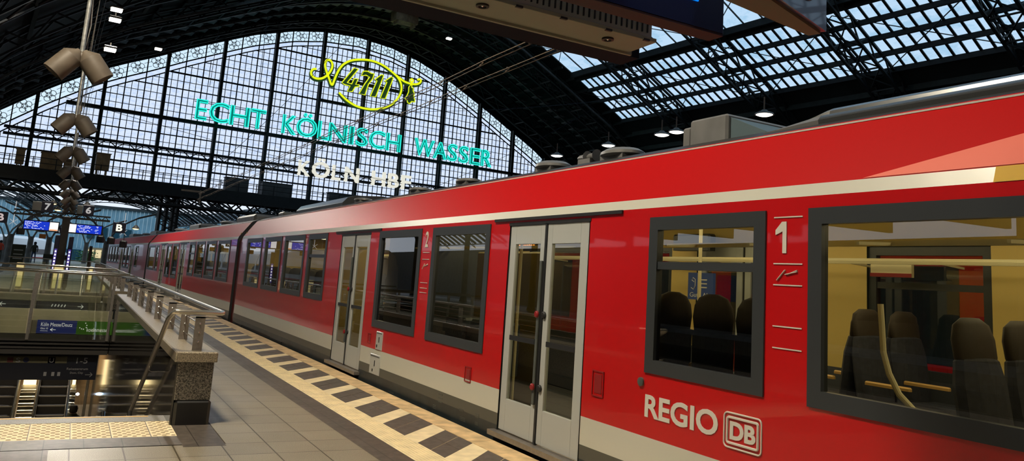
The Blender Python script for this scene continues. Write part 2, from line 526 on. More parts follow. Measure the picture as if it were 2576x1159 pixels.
# sash bars of the four rows
mb = MB()
s = S0
while s < SE:
    P = [44.2+5.8*i/8 for i in range(9)]
    for i in range(8): mb.bar((P[i], s, prof(P[i])+OFF), (P[i+1], s, prof(P[i+1])+OFF), .17, .08)
    s += .82
mb.build('sash_bars', iron, ceil, GM)
mb = MB()
for uu in (44.2, 45.65, 47.1, 48.55, 50.0):
    mb.box(uu-.12, uu+.12, S0, SE, prof(uu)+OFF-.24, prof(uu)+OFF+.06)
    mb.box(uu-.16, uu+.04, S0, SE, prof(uu)+OFF-.30, prof(uu)+OFF-.24)
mb.build('skylight_purlins', iron, ceil, GM)
mb = MB(); s = S0
while s < SE:
    P = [13.3+30.2*i/30 for i in range(31)]
    for i in range(30): mb.bar((P[i], s, prof(P[i])+OFF+.03), (P[i+1], s, prof(P[i+1])+OFF+.03), .07, .1)
    s += 1.64
mb.build('ridge_sash_bars', iron, ceil, GM)
mb = MB()
for uu in [13.3+3.02*i for i in range(11)]: mb.box(uu-.11, uu+.11, S0, SE, prof(uu)+OFF-.45, prof(uu)+OFF+.05)
for b in range(len(ribs)-1):                                    # wind bracing rods
    for (ua, ub) in ((43.4, 37.3), (37.3, 31.2), (44.2, 50)):
        mb.bar((ua, ribs[b], prof(ua)+.8), (ub, ribs[b+1], prof(ub)+.8), .05); mb.bar((ub, ribs[b], prof(ub)+.8), (ua, ribs[b+1], prof(ua)+.8), .05)
mb.build('ridge_purlins', iron, ceil, GM)
mb = MB()                                                       # purlins of the closed roof
for uu in [-2+3.1*i for i in range(5)]+[51.5, 53.2, 55, 57, 59]:
    mb.box(uu-.1, uu+.1, S0, SE, prof(uu)+OFF-.4, prof(uu)+OFF)
for uu in [-1+1.55*i for i in range(40)]:
    mb.box(uu-.07, uu+.07, SE, SG, prof(uu)+OFF-.25, prof(uu)+OFF)
mb.build('purlins', iron2, ceil, GM)
# ribs: twin lattice arches, one rib per structure object
for r in ribs:
    rb = sroot('trim_2')
    for ds in (-.95, .95):
        mb = MB(); arc(mb, r+ds, 0.0, .2, .16, n=44); arc(mb, r+ds, 1.05, .2, .14, n=44)
        n = 62; P = [-3+63*i/n for i in range(n+1)]
        for i in range(n):
            a, b = P[i], P[i+1]
            lo, hi = (0.0, 1.05)
            if i % 2: lo, hi = hi, lo
            mb.bar((a, r+ds, prof(a)+lo), (b, r+ds, prof(b)+hi), .09)
        mb.build('lattice_arch', iron, rb, GM)
    mb = MB()
    for i in range(0, 32):
        a = -3+63*i/32; b = -3+63*(i+1)/32
        mb.bar((a, r-.95, prof(a)), (b, r+.95, prof(b)), .08); mb.bar((b, r-.95, prof(b)), (a, r+.95, prof(a)), .08)
        mb.bar((a, r-.95, prof(a)), (a, r+.95, prof(a)), .1)
    mb.build('cross_bracing', iron, rb, GM)
# arches of the eaves next to the gable
eav = sroot('trim_3')
for sa, off, w in ((56.4, .3, .2), (59.2, .7, .12), (61.5, .5, .14), (63.0, .8, .1), (64.3, .45, .16), (65.6, .8, .1), (66.8, .3, .16), (68.6, .1, .16)):
    mb = MB(); arc(mb, sa, off, w, .18, n=44)
    if sa in (61.5, 64.3):
        n = 64
        for i in range(n):
            a = -3+63*i/n; mb.box(a, a+.55, sa-.1, sa+1.1, prof(a)+off+.1, prof(a)+off+.2)
    mb.build('eaves_arch', greysteel if w > .13 else iron2, eav, GM)
mb = MB()
n = 70
for i in range(n):
    a = -3+63*i/n; b = -3+63*(i+1)/n
    mb.bar((a, 68.7, prof(a)+.2), (b, 69.7, prof(b)+.9), .05); mb.bar((b, 68.7, prof(b)+.2), (a, 69.7, prof(a)+.9), .05)
mb.build('eaves_bracing', iron2, eav, GM)
# long girder and wall at the right springing
mb = MB()
for zz in (13.3, 14.1): mb.box(54.3, 54.6, S0, SG, zz, zz+.14)
s = S0
while s < SG: mb.bar((54.45, s, 13.4), (54.45, s+1.2, 14.2), .1); mb.bar((54.45, s+1.2, 13.4), (54.45, s+1.2, 14.2), .12); s += 1.2
struct(mb, 'trim_4', greysteel, GM)
brick = grid_mat('dark_brick', (.035, .032, .028), (.4, .4, .4), .9, .45, .8, noise=.4, nscale=2, mortar=.02)
mb = MB(); mb.box(60.2, 60.6, S0, SG, -1, 8.5)
struct(mb, 'wall_right', brick, GM)
mb = MB(); mb.box(-31, 61, S0-.6, S0-.3, -1, 26)  # unseen dark end wall, added to keep blue sky light out
struct(mb, 'wall_back_added', roofm, GM)

# ------------------------------------------------------------------ the red regional train
red = mat('train_red', (.52, .004, .006), .28, coat=.55, bump=.08, bscale=.8)
shoulder = mat('train_red_shoulder', (.45, .003, .004), .45, spec=.10, bump=.05, bscale=.8)
cream = mat('train_cream', (.56, .56, .49), .3, coat=.3, bump=.18, bscale=2.5)
skirt = mat('train_skirt', (.018, .026, .03), .45, noise=.3, nscale=3)
skirt2 = mat('train_skirt_light', (.085, .085, .07), .45)
blackr = mat('black_rubber', (.012, .013, .015), .5)
frame_m = mat('window_frame', (.035, .04, .045), .35)
doorm = mat('door_grey', (.42, .44, .43), .3, coat=.3)
roofgrey = mat('roof_grey', (.15, .15, .15), .4, noise=.15, nscale=4)
fairing = mat('fairing_grey', (.10, .105, .11), .22, metal=.5)
roofdark = mat('roof_dark', (.02, .02, .02), .5)
intyel = mat('interior_yellow', (.60, .44, .14), .5)
intgrey = mat('interior_grey', (.05, .055, .07), .5)
intfloor = mat('interior_floor', (.05, .05, .055), .6)
seatm = mat('seat_cloth', (.02, .022, .035), .8, noise=.3, nscale=30)
headm = mat('headrest_brown', (.03, .02, .012), .7)
wood = mat('armrest_wood', (.55, .33, .10), .45)
polem = mat('grab_pole', (.62, .55, .34), .35)
striplight = mat('strip_light', (1, 1, 1), emit=(1, .85, .55), es=5)
redlit = mat('led_orange', (1, .3, .05), emit=(1, .25, .03), es=4)
salmon = mat('salmon_ghost_sheen', (.80, .19, .14), .35, spec=.3)  # pale ghost reflection put into colour, not a livery tone
yelband = mat('livery_yellow', (.58, .34, .005), .5, spec=.2)
trainglass = glass('train_glass', (.56, .59, .52), .05, 1.6)
doorglass = glass('door_glass', (.45, .48, .42), .06, 1.6)
whitepaint = mat('white_lettering', (.62, .60, .54), .45)
redpaint = mat('dark_red_hatch', (.25, .01, .012), .4)
chromeh = mat('chrome', (.7, .7, .7), .12, metal=1)

TW = 2.76
PROF = [(0.03, -.50), (0.0, -.38), (0, .25), (0, .49), (0, 2.30), (.03, 2.385), (.335, 2.82), (.37, 2.855), (.55, 2.93), (.9, 3.0), (1.38, 3.03)]

train = thing('regional_train', 'long red regional train with cream stripes standing along the right platform edge', 'train', (4.12, 0, -.95))


def car(frame, L, wins, doors, n_i, seats, lowz=(), first=False, floorz=.42, back=0.0):
    """wins: (y0, y1, z0, z1, split), doors: (y0, y1)"""
    holes = [(a, b, c, d) for a, b, c, d, _ in wins]+[(a, b, .08, 2.24) for a, b in doors]
    mb = MB()
    ys = sorted({back, L} | {h[0] for h in holes} | {h[1] for h in holes})
    zs = sorted({-.38, .13, .25, .49, 1.0, 2.24, 2.30} | {h[2] for h in holes} | {h[3] for h in holes})
    for side in (0, 1):
        xo, xi = (0, .07) if side == 0 else (TW, TW-.07)
        for i in range(len(ys)-1):
            for j in range(len(zs)-1):
                yc, zc = (ys[i]+ys[i+1])/2, (zs[j]+zs[j+1])/2
                if any(h[0] < yc < h[1] and h[2] < zc < h[3] for h in holes): continue
                mb.mi = 0 if zc > .49 else (1 if zc > .25 else (3 if zc > .13 else 2))
                x = xo
                mb.add([(x, ys[i], zs[j]), (x, ys[i], zs[j+1]), (x, ys[i+1], zs[j+1]), (x, ys[i+1], zs[j])], [(0, 1, 2, 3)] if side == 0 else [(3, 2, 1, 0)])
        for a, b, c, d in holes:                                 # reveals
            mb.mi = 2
            mb.box(min(xo, xi), max(xo, xi), a-.01, a, c, d); mb.box(min(xo, xi), max(xo, xi), b, b+.01, c, d)
            mb.box(min(xo, xi), max(xo, xi), a, b, c-.01, c); mb.box(min(xo, xi), max(xo, xi), a, b, d, d+.01)
    up = PROF[4:]
    for k in range(len(up)-1):
        mb.mi = 1 if k == 0 else (5 if k < 3 else 4)
        for m_ in (0, 1):
            p, q = up[k], up[k+1]
            X = (lambda v: v) if m_ == 0 else (lambda v: TW-v)
            vs = [(X(p[0]), back, p[1]), (X(q[0]), back, q[1]), (X(q[0]), L, q[1]), (X(p[0]), L, p[1])]
            mb.add(vs, [(0, 1, 2, 3)] if m_ == 0 else [(3, 2, 1, 0)])
    for y in (back, L):                                          # end bulkheads
        ring = PROF[1:]+[(TW-a, b) for a, b in reversed(PROF[1:-1])]
        mb.mi = 0 if y == L else 2
        mb.add([(a, y, b) for a, b in ring], [tuple(range(len(ring)))])
    mb.mi = 2; mb.box(.05, TW-.05, back, L, -.40, -.30)
    mb.mi = 1; mb.bar((.345, back, 2.835), (.345, L, 2.835), .012, .012)
    mb.build('car_body', [red, cream, skirt, skirt2, roofdark, shoulder], train, frame)
    # inner lining
    mb = MB()
    for side in (0, 1):
        x = .075 if side == 0 else TW-.075
        for i in range(len(ys)-1):
            for j in range(len(zs)-1):
                yc, zc = (ys[i]+ys[i+1])/2, (zs[j]+zs[j+1])/2
                if zc < .08 or zc > 2.24 or any(h[0] < yc < h[1] and h[2] < zc < h[3] for h in holes): continue
                mb.mi = 1 if zc < 1.0 else 0
                mb.add([(x, ys[i], zs[j]), (x, ys[i+1], zs[j]), (x, ys[i+1], zs[j+1]), (x, ys[i], zs[j+1])], [(0, 1, 2, 3)])
    mb.mi = 0
    for a, b in ((.075, .5), (TW-.5, TW-.075)):
        mb.add([(a, back, 2.24 if a < 1 else 2.5), (b, back, 2.5 if a < 1 else 2.24), (b, L, 2.5 if a < 1 else 2.24), (a, L, 2.24 if a < 1 else 2.5)], [(0, 1, 2, 3)])
    mb.add([(.5, back, 2.5), (TW-.5, back, 2.5), (TW-.5, L, 2.5), (.5, L, 2.5)], [(0, 1, 2, 3)])
    for yb in (back+.05, L-.05): mb.box(.08, TW-.08, yb-.02, yb+.02, .1, 2.5)
    mb.build('interior_lining', [intyel, intgrey], train, frame)
    mb = MB(); mb.box(.08, TW-.08, back, L, .02, .07)
    fl = [(back, L)]
    for a, b in lowz:
        nf = []
        for p, q in fl:
            if a > p: nf.append((p, min(q, a)))
            if b < q: nf.append((max(p, b), q))
        fl = [t for t in nf if t[1] > t[0]]
    for a, b in fl: mb.box(.08, TW-.08, a, b, .07, floorz)
    mb.build('cabin_floor', intfloor, train, frame)
    for xx in (.75, TW-.9):
        mb = MB(); y = back+.4
        while y < L-1.2: mb.box(xx, xx+.15, y, y+1.1, 2.44, 2.48); y += 1.3
        mb.build('ceiling_lamp', striplight, train, frame)
    for xx in (.42, TW-.42):                                     # luggage racks
        mb = MB()
        for dx, dz in ((0, 0), (.10 if xx < 1 else -.10, .02)): mb.bar((xx+dx, back+.2, 2.02+dz), (xx+dx, L-.3, 2.02+dz), .025)
        y = back+.3
        while y < L-.3: mb.bar((xx, y, 2.02), (xx+(-.33 if xx < 1 else .33), y, 2.0), .02); y += .9
        mb.build('luggage_rack', polem, train, frame)
    # windows
    for side in (0, 1):
        for a, b, c, d, split in wins:
            mb = MB(); F = .085
            xa, xb = (-.012, .05) if side == 0 else (TW-.05, TW+.012)
            mb.box(xa, xb, a-.02, a+F, c-.02, d+.02); mb.box(xa, xb, b-F, b+.02, c-.02, d+.02)
            mb.box(xa, xb, a+F, b-F, c-.02, c+F); mb.box(xa, xb, a+F, b-F, d-F, d+.02)
            if split: mb.box(xa+.008, xb, a+F, b-F, split-.03, split+.03)
            w = mb.build('window', frame_m, train, frame)
            mb = MB(); x = .02 if side == 0 else TW-.02
            mb.add([(x, a+F, c+F), (x, a+F, d-F), (x, b-F, d-F), (x, b-F, c+F)], [(0, 1, 2, 3)])
            mb.build('pane', trainglass, w, frame)
    # doors
    for side in (0, 1):
        for a, b in doors:
            m_ = (a+b)/2
            for la, lb, near in ((a+.015, m_-.02, 0), (m_+.02, b-.015, 1)):
                mb = MB(); xa, xb = (.005, .045) if side == 0 else (TW-.045, TW-.005)
                gz0, gz1 = .42, 2.02
                s_in = .17 if near else .10
                gl, gr = (la+.13, lb-.09)
                if near: gl, gr = la+.09, lb-.12
                mb.box(xa, xb, la, gl, .10, 2.22); mb.box(xa, xb, gr, lb, .10, 2.22)
                mb.box(xa, xb, gl, gr, .10, gz0); mb.box(xa, xb, gl, gr, gz1, 2.22)
                lf = mb.build('door_leaf', doorm, train, frame, bevel=.004)
                mb = MB(); x = (xa+xb)/2
                mb.add([(x, gl, gz0), (x, gl, gz1), (x, gr, gz1), (x, gr, gz0)], [(0, 1, 2, 3)])
                mb.build('pane', doorglass, lf, frame)
                if side == 0:
                    mb = MB(); mb.box(-.001, .01, gl, gr, 1.02, 1.07)
                    mb.build('grab_bar', blackr, lf, frame)
                    e = (m_+.05) if near else (m_-.05)
                    if near: mb = MB(); mb.box(-.02, .005, e-.022, e+.022, .45, 1.85); mb.build('handle', greysteel, lf, frame, bevel=.008)
                    for zz in (.62, 1.32):
                        mb = MB(); M = Matrix.Translation((-.022 if near else 0, e, zz)) @ Matrix.Rotation(-pi/2, 4, 'Y')
                        mb.lathe([(.034, 0), (.034, .012), (.024, .02)], 14, M)
                        mb.build('button', [redpaint, blackr][0 if near else 1], lf, frame, smooth=True)
            mb = MB(); x0, x1 = (-.005, .03) if side == 0 else (TW-.03, TW+.005)
            mb.box(x0, x1, m_-.018, m_+.018, .09, 2.23)
            mb.box(x0, x1, a-.02, b+.02, 2.22, 2.25)
            if side == 0: mb.box(-.018, .01, a-.5, b+.35, 2.27, 2.30)
            mb.build('door_seal', blackr, train, frame)
            mb = MB(); x0, x1 = (-.085, .05) if side == 0 else (TW-.05, TW+.085)
            mb.box(x0, x1, a-.06, b+.06, .035, .085)
            mb.build('door_sill', satin, train, frame)
    # seats: rows facing either way
    for sy, face, *far in seats:
        for xs in ((TW-1.10, TW-.60) if far else (.16, .66, TW-1.10, TW-.60)):
            fz = floorz; st = MB()
            st.bbox(xs, xs+.46, sy, sy+.46, fz+.28, fz+.42, .03)
            yb = sy+.44 if face > 0 else sy-.06
            M = Matrix.Translation((xs+.23, yb+.04, fz+.36)) @ Matrix.Rotation(radians(-8*face), 4, 'X')
            st.loft([[M @ Vector((.22*k*cos(q*pi/6), .07*k*sin(q*pi/6), z)) for q in range(12)] for z, k in ((0, 1), (.2, 1.05), (.45, 1.05), (.58, .9), (.62, .6))], closed=True)
            st.box(xs+.18, xs+.28, sy+.1, sy+.36, fz, fz+.28)
            so = st.build('seat', seatm, train, frame)
            hb = MB(); hb.loft([[M @ Vector((.19*k*cos(q*pi/6), .055*k*sin(q*pi/6), z)) for q in range(12)] for z, k in ((.52, .8), (.60, 1), (.70, 1.02), (.78, .85), (.82, .45))], closed=True)
            hb.build('headrest', headm, so, frame, smooth='all')
            hb = MB(); hb.bbox(xs-.02, xs+.02, sy+.02, sy+.42, fz+.57, fz+.60, .01); hb.build('armrest', wood, so, frame)
    return


W1 = [(.2, 3.47, 1.0, 2.20, 0), (3.87, 5.07, 1.0, 2.20, 1.83), (7.95, 9.55, .83, 2.235, 0), (9.97, 11.62, .83, 2.235, 0),
      (14.52, 15.82, 1.06, 2.27, 1.86), (16.14, 17.86, 1.06, 2.27, 0), (18.2, 19.93, 1.06, 2.27, 0), (20.33, 22.2, 1.06, 2.27, 0)]
D1 = [(5.97, 7.48), (12.08, 13.62)]
L1 = 23.1
F1 = Matrix.Translation((4.12, 0, 0))
car(F1, L1, W1, D1, 0, [(.9, -1), (2.1, 1), (2.95, -1, 1), (3.9, 1, 1), (4.6, -1, 1), (14.4, 1), (15.3, 1), (16.6, 1), (17.5, 1), (18.6, 1), (19.6, 1), (20.7, 1), (21.8, 1)], lowz=[(5.2, 14.3)], back=-1.6)
mir = lambda L, l: [(L-x[1], L-x[0], *x[2:]) for x in l]
W2 = [w for w in mir(L1, W1) if w[1] < 21.6]+[(20.05, 22.2, 1.0, 2.2, 0)]
W2 = [w for w in mir(L1, W1)][1:]+[(19.63, 22.4, 1.0, 2.2, 0)]
D2 = mir(L1, D1)
F2 = Matrix.Translation((4.12, 23.85, 0)) @ Matrix.Rotation(radians(1.5), 4, 'Z')
car(F2, 22.6, W2, D2, 0, [(1.5, 1), (3.4, 1), (5.3, 1), (18.6, -1)], lowz=[(8.8, 17.9)])
F3 = F2 @ Matrix.Translation((0, 23.3, 0)) @ Matrix.Rotation(radians(1.2), 4, 'Z')
car(F3, L1, W1[1:], D1, 0, [(15.3, 1)], lowz=[(5.2, 14.3)])
# bellows and couplings
for F, y0, y1 in ((F1, 23.1, 23.85), (F2, 22.6, 23.3)):
    RG = PROF[1:]+[(TW-a, b) for a, b in reversed(PROF[1:-1])]
    sc_ = lambda y, k: [Vector((TW/2+(a-TW/2)*(1-k), y, 1.2+(b-1.2)*(1-k))) for a, b in RG]
    mb = MB(); nb = 4; ya = y0+(y1-y0)*.30
    mb.loft([sc_(y0+(ya-y0)*i/nb, .10 if i % 2 else .06) for i in range(nb+1)], closed=True); mb.build('bellows', blackr, train, F)
    mb = MB(); mb.loft([sc_(ya, .05), sc_(y1+.02, .05)], closed=True); mb.build('gangway_cover', mat('gangway_red', (.16, .003, .004), .4), train, F)
    mb = MB(); mb.box(1.2, 1.5, y0, y1, -.5, -.2); mb.bar((.25, y0, .9), (.25, y1, .3), .05); mb.bar((.2, y0, .5), (.2, y1, .4), .05)
    mb.build('coupler', blackr, train, F)
    mb = MB(); mb.bbox(.02, .16, y0-.06, y0+.16, .2, .55, .02); mb.build('end_plate', red, train, F)
# running gear
for F, yc in ((F1, 20.6), (F1, 1.5), (F2, 2.6), (F2, 20.2), (F3, 2.6)):
    bo = MB()
    bo.box(.5, TW-.5, yc-.3, yc+.3, -.6, -.45)
    bo.box(.35, .55, yc-1.4, yc+1.4, -.62, -.42); bo.box(TW-.55, TW-.35, yc-1.4, yc+1.4, -.62, -.42)
    for a in (-.9, .9):
        for x in (.55, TW-.68):
            M = Matrix.Translation((x, yc+a, -.55)) @ Matrix.Rotation(pi/2, 4, 'Y'); bo.lathe([(.08, -.02), (.40, 0), (.40, .11), (.08, .13)], 18, M)
    bo.build('bogie', blackr, train, F)
mb = MB()
for y in (6.5, 8.5, 11.2, 15.2):
    mb = MB(); mb.bbox(.06, TW-.06, y, y+1.2, -.7, -.36, .03); mb.build('underfloor_box', skirt, train, F1)
mb = MB(); mb.box(-.006, 0, 18.4, 21.6, -.38, .04); mb.box(-.012, .0, 17.2, 18.3, -.36, .03); mb.box(-.012, 0, 21.7, 22.6, -.36, .03)
mb.build('bogie_opening', blackr, train, F1)

# markings on the near side
Rv, Uv = (0, -1, 0), (0, 0, 1)


def mark(s, y, z, w, h, m=whitepaint, name='lettering', lab=None, bold=0, th=.002):
    return letters(s, (4.12-.004, y, z), Rv, Uv, w, h, m, train, th, name, None, lab, bold)


mark('REGIO', 5.07, .64, .81, .175, bold=.025, name='train_name', lab='pale raised word REGIO on red side')
mb = MB()                                                       # DB emblem
y0, y1, z0, z1 = 3.86, 4.20, .60, .83
X = 4.116


def rrect(y0, y1, z0, z1, r, n=4):
    o = []
    for cy, cz, a0 in ((y1-r, z1-r, 0), (y0+r, z1-r, pi/2), (y0+r, z0+r, pi), (y1-r, z0+r, 3*pi/2)):
        o += [(cy+r*cos(a0+pi/2*i/n), cz+r*sin(a0+pi/2*i/n)) for i in range(n+1)]
    return o


mb.tube([(X, a, b) for a, b in rrect(y0, y1, z0, z1, .03)], .006, 5, closed=True)
mb.tube([(X, a, b) for a, b in rrect(y0+.03, y1-.03, z0+.03, z1-.03, .015)], .009, 5, closed=True)
em = mb.build('rail_emblem', whitepaint, train)
letters('DB', (X, 4.145, .655), Rv, Uv, .235, .12, whitepaint, em, .002, 'emblem_letters', bold=.04)
mb = MB(); mb.prism([(3.765, 2.085), (3.71, 2.14), (3.672, 2.14), (3.672, 1.93), (3.705, 1.93), (3.705, 2.075), (3.765, 2.052)], 4.114, 4.118, lambda p, q, t: (t, p, q)); mb.build('class_number', whitepaint, train, label='pale figure 1 beside first class window')
mark('2', 9.82, 2.0, .10, .21, bold=.02, name='class_number', lab='pale figure 2 between second class windows')
mark('2', 16.07, 2.05, .06, .16, bold=.02, name='class_number', lab='small pale figure 2 on rear pillar')
mb = MB()
for yb, zt in ((3.66, 2.17), (9.76, 1.93)):
    for dz in (0, -.31 if yb < 5 else -.09, -.45 if yb < 5 else -.40, -.72 if yb < 5 else -.47, -.86 if yb < 5 else -.53): mb.box(X-.001, X, yb-.12, yb+.12, zt+dz-.004, zt+dz+.004)
    z = zt-.38 if yb < 5 else zt-.18
    mb.bar((X, yb+.09, z-.04), (X, yb+.02, z+.03), .004, .012, (1, 0, 0)); mb.bar((X, yb+.02, z+.0), (X, yb-.08, z+.02), .004, .012, (1, 0, 0)); mb.bar((X, yb-.0, z+.0), (X, yb-.08, z+.03), .004, .01, (1, 0, 0))
mb.build('pictogram_lines', whitepaint, train)
# salmon wedge is a painted-on bright ghost sheen, yellow stripe is livery, on the sloping shoulder (flat film a millimetre proud of the panel)
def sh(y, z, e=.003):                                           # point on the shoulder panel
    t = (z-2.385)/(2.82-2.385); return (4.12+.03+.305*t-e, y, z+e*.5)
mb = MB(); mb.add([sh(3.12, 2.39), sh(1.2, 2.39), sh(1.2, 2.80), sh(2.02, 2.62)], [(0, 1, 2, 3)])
mb.build('ghost_sheen', salmon, train, label='lighter salmon wedge of painted ghost sheen on the red shoulder')
mb = MB(); mb.add([(4.12-.003, 2.32, 2.30), (4.12-.003, -1.6, 2.30), (4.147, -1.6, 2.386), (4.147, 2.32, 2.386)], [(0, 1, 2, 3)])
mb.build('first_class_stripe', yelband, train, label='yellow first class stripe')
# hatches
for nm, y, z, w, h, m in (('filler_hatch', 5.72, .70, .15, .20, redpaint), ('filler_hatch', 8.25, .47, .14, .15, redpaint), ('filler_hatch', 11.7, .56, .12, .13, redpaint)):
    mb = MB(); mb.box(4.12-.008, 4.12, y-w/2, y+w/2, z-.01, z); mb.box(4.12-.008, 4.12, y-w/2, y+w/2, z+h, z+h+.01); mb.box(4.12-.008, 4.12, y-w/2-.01, y-w/2, z-.01, z+h+.01); mb.box(4.12-.008, 4.12, y+w/2, y+w/2+.01, z-.01, z+h+.01)
    mb.box(4.12-.004, 4.12, y-w/2+.02, y+w/2-.02, z+.02, z+h-.02)
    mb.build(nm, m, train)
mb = MB(); mb.lathe([(.035, 0), (.035, .015), (.02, .02)], 16, Matrix.Translation((4.12, 5.13, .90)) @ Matrix.Rotation(-pi/2, 4, 'Y')); mb.build('round_socket', greysteel, train, smooth=True)
for y, z, w, h in ((11.25, .50, .26, .26), (11.35, .14, .42, .28)):
    mb = MB(); mb.bbox(4.12-.012, 4.12+.01, y-w/2, y+w/2, z, z+h, .003)
    so = mb.build('service_panel', doorm, train)
    mb = MB(); mb.box(4.12-.015, 4.12-.012, y-w/2+.02, y+w/2-.02, z+h-.03, z+h-.02); mb.box(4.12-.015, 4.12-.012, y+.05, y+.09, z+.03, z+.07); mb.box(4.12-.015, 4.12-.012, y-.02, y+.01, z+h*.4, z+h*.7)
    mb.build('latch', blackr, so)
mb = MB()                                                       # small stencilled data on the skirt
random.seed(3)
for y, z, w, h in ((10.6, -.02, .22, .02), (10.6, -.09, .16, .05), (9.4, -.06, .14, .05), (9.1, .02, .1, .06), (8.95, .12, .12, .13), (8.3, .02, .14, .05), (7.95, .12, .10, .05), (7.95, .04, .08, .04), (8.35, .12, .12, .03)):
    for i in range(3): mb.box(4.117, 4.12, y-w/2+.01*random.random(), y+w/2, z+h*i/3, z+h*i/3+h*.14)
mb.build('stencilled_data', greysteel, train)

# roof gear
def ribbon(prof, y0, y1, name, m, parent=train, frame=None, cap=True):
    mb = MB(); full = prof+[(11.0-a, b) for a, b in reversed(prof) if a < 5.499]
    if frame is None: frame = I4
    mb.loft([[Vector((a, y, b)) for a, b in full] for y in (y0, y1)], cap=cap); return mb.build(name, m, parent, frame, smooth=True)


FP = [(4.60, 2.88), (4.59, 2.93), (4.62, 2.965), (4.68, 2.985), (4.71, 2.99), (4.72, 3.02), (4.76, 3.045), (4.86, 3.06), (5.0, 3.065), (5.3, 3.07), (5.5, 3.07)]
ribbon(FP, -1.6, 3.82, 'air_conditioner', fairing)
mb = MB(); full = FP+[(11-a, b) for a, b in reversed(FP) if a < 5.499]
mb.loft([[Vector((a, y, 2.9+(b-2.9)*k if b > 2.9 else b)) for a, b in full] for y, k in ((3.82, 1), (3.88, .93), (4.34, .12))])
mb.build('fairing_nose', roofgrey, train, smooth=True)
mb = MB(); mb.bbox(4.72, 6.28, 4.87, 5.34, 2.9, 3.17, .02); bx = mb.build('exhaust_box', roofgrey, train)
mb = MB(); mb.prism([(4.87, 2.9), (4.87, 3.14), (4.44, 2.95), (4.44, 2.9)], 4.76, 6.24, lambda p, q, t: (t, p, q)); mb.build('sloped_cowl', mat('cowl_blue_grey', (.08, .12, .14), .5), train)
mb = MB(); mb.bbox(4.74, 4.9, 5.34, 5.46, 2.9, 3.12, .02); mb.build('exhaust_pipe', roofgrey, train)


def dome(F, x, y, lx, ly, h, z=2.95, name='roof_vent'):
    mb = MB()
    mb.box(x-lx*.35, x+lx*.35, y-ly*.35, y+ly*.35, z-.12, z+.02)
    rows = []
    for k, (sc, dz) in enumerate(((.86, 0), (1, .02), (.98, .05), (.72, h*.85), (.3, h))):
        rows.append([Vector((x+lx/2*sc*cos(2*pi*i/16), y+ly/2*sc*sin(2*pi*i/16), z+dz)) for i in range(16)])
    mb.loft(rows, closed=True)
    mb.build(name, roofgrey, train, F, smooth=True)


for y, ly in ((6.5, .55), (7.85, .5)): dome(I4, 4.85, y, .42, ly, .10, 2.97)
for y in (10.1, 11.9, 14.8): dome(I4, 4.82, y, .34, .48, .075, 2.97)
mb = MB()
for dy in (-.09, .09):
    M = Matrix.Translation((4.9, 7.2+dy, 3.06)) @ Matrix.Rotation(pi/2, 4, 'X'); mb.lathe([(.02, -.1), (.035, -.06), (.035, .02), (.07, .08)], 12, M)
mb.box(4.84, 4.96, 7.08, 7.32, 2.9, 3.03); mb.build('roof_horn', roofgrey, train, smooth=True)
FP2 = [(4.65, 2.8), (4.65, 2.98), (4.75, 3.1), (4.9, 3.15), (5.5, 3.2)]
ribbon(FP2, 15.6, 19.4, 'air_conditioner', fairing)
mb = MB()
mb.bbox(4.7, 6.3, 21.0, 21.6, 2.9, 3.05, .04)
mb.build('cable_trunk', roofgrey, train)
for F, ys_ in ((F2, (2.0, 6.2, 12, 18)), (F3, (3, 8, 14))):
    for k, y in enumerate(ys_):
        if k % 2 == 0: mb = MB(); mb.bbox(.55, 2.2, y-1.3, y+1.3, 2.9, 3.14, .07); mb.build('air_conditioner', roofgrey, train, F)
        else: dome(F, .9, y, .7, .9, .12, 3.0)
for k in range(3):                                              # inward-facing seats with their backs to the window
    y = 4.05+.45*k
    st_ = MB(); st_.bbox(4.24, 4.70, y-.19, y+.19, .82, .95, .03); st_.loft([[Vector((4.27+.05*k2*cos(q*pi/6), y+.215*k2*sin(q*pi/6), z)) for q in range(12)] for z, k2 in ((.9, 1), (1.35, 1.05))], closed=True)
    st_.box(4.3, 4.4, y-.05, y+.05, .42, .82); so = st_.build('seat', seatm, train, smooth=True)
    hb = MB(); hb.loft([[Vector((4.27+.06*k2*cos(q*pi/6), y+.21*k2*sin(q*pi/6), z)) for q in range(12)] for z, k2 in ((1.35, .95), (1.45, 1.03), (1.54, .95), (1.60, .72), (1.63, .3))], closed=True)
    hb.build('headrest', headm, so, smooth='all')
mb = MB(); mb.bbox(4.25, 4.7, 4.7, 4.74, 1.05, 1.1, .01); mb.build('armrest', wood, train)
mb = MB(); mb.tube([(4.9, 4.28, .42), (4.9, 4.05, 2.46)], .02, 8); mb.build('grab_pole', polem, train, smooth=True)
# things seen inside
for y, x0, x1 in ((14.1, .1, .9), (14.1, 1.8, 2.68)):
    mb = MB(); mb.bbox(4.12+x0, 4.12+x1, y-.03, y+.03, .07, 2.3, .01); mb.build('partition', intyel, train)
mb = MB(); pts = [(4.7, 3.4, 1.64), (4.7, 3.39, 1.5), (4.7, 3.38, 1.33), (4.7, 3.34, 1.2), (4.7, 3.27, 1.08), (4.7, 3.17, 1.0), (4.7, 3.03, .99), (4.7, 2.7, 1.0)]
mb.tube(pts, .02, 10); mb.build('grab_pole', polem, train, smooth=True)
for x, y in ((5.5, 6.0), (5.5, 7.4), (5.0, 12.2), (5.0, 13.5), (4.4, 7.7)):
    mb = MB(); mb.tube([(x, y, .07), (x, y, 2.48)], .018, 8); mb.build('grab_pole', polem, train, smooth=True)
for y in (8.3, 9.0):
    mb = MB(); mb.bbox(4.25, 4.65, y-.28, y+.28, .55, 1.15, .03); mb.bbox(4.22, 4.4, y-.28, y+.28, .95, 1.05, .01); mb.build('waste_bin', skirt, train)
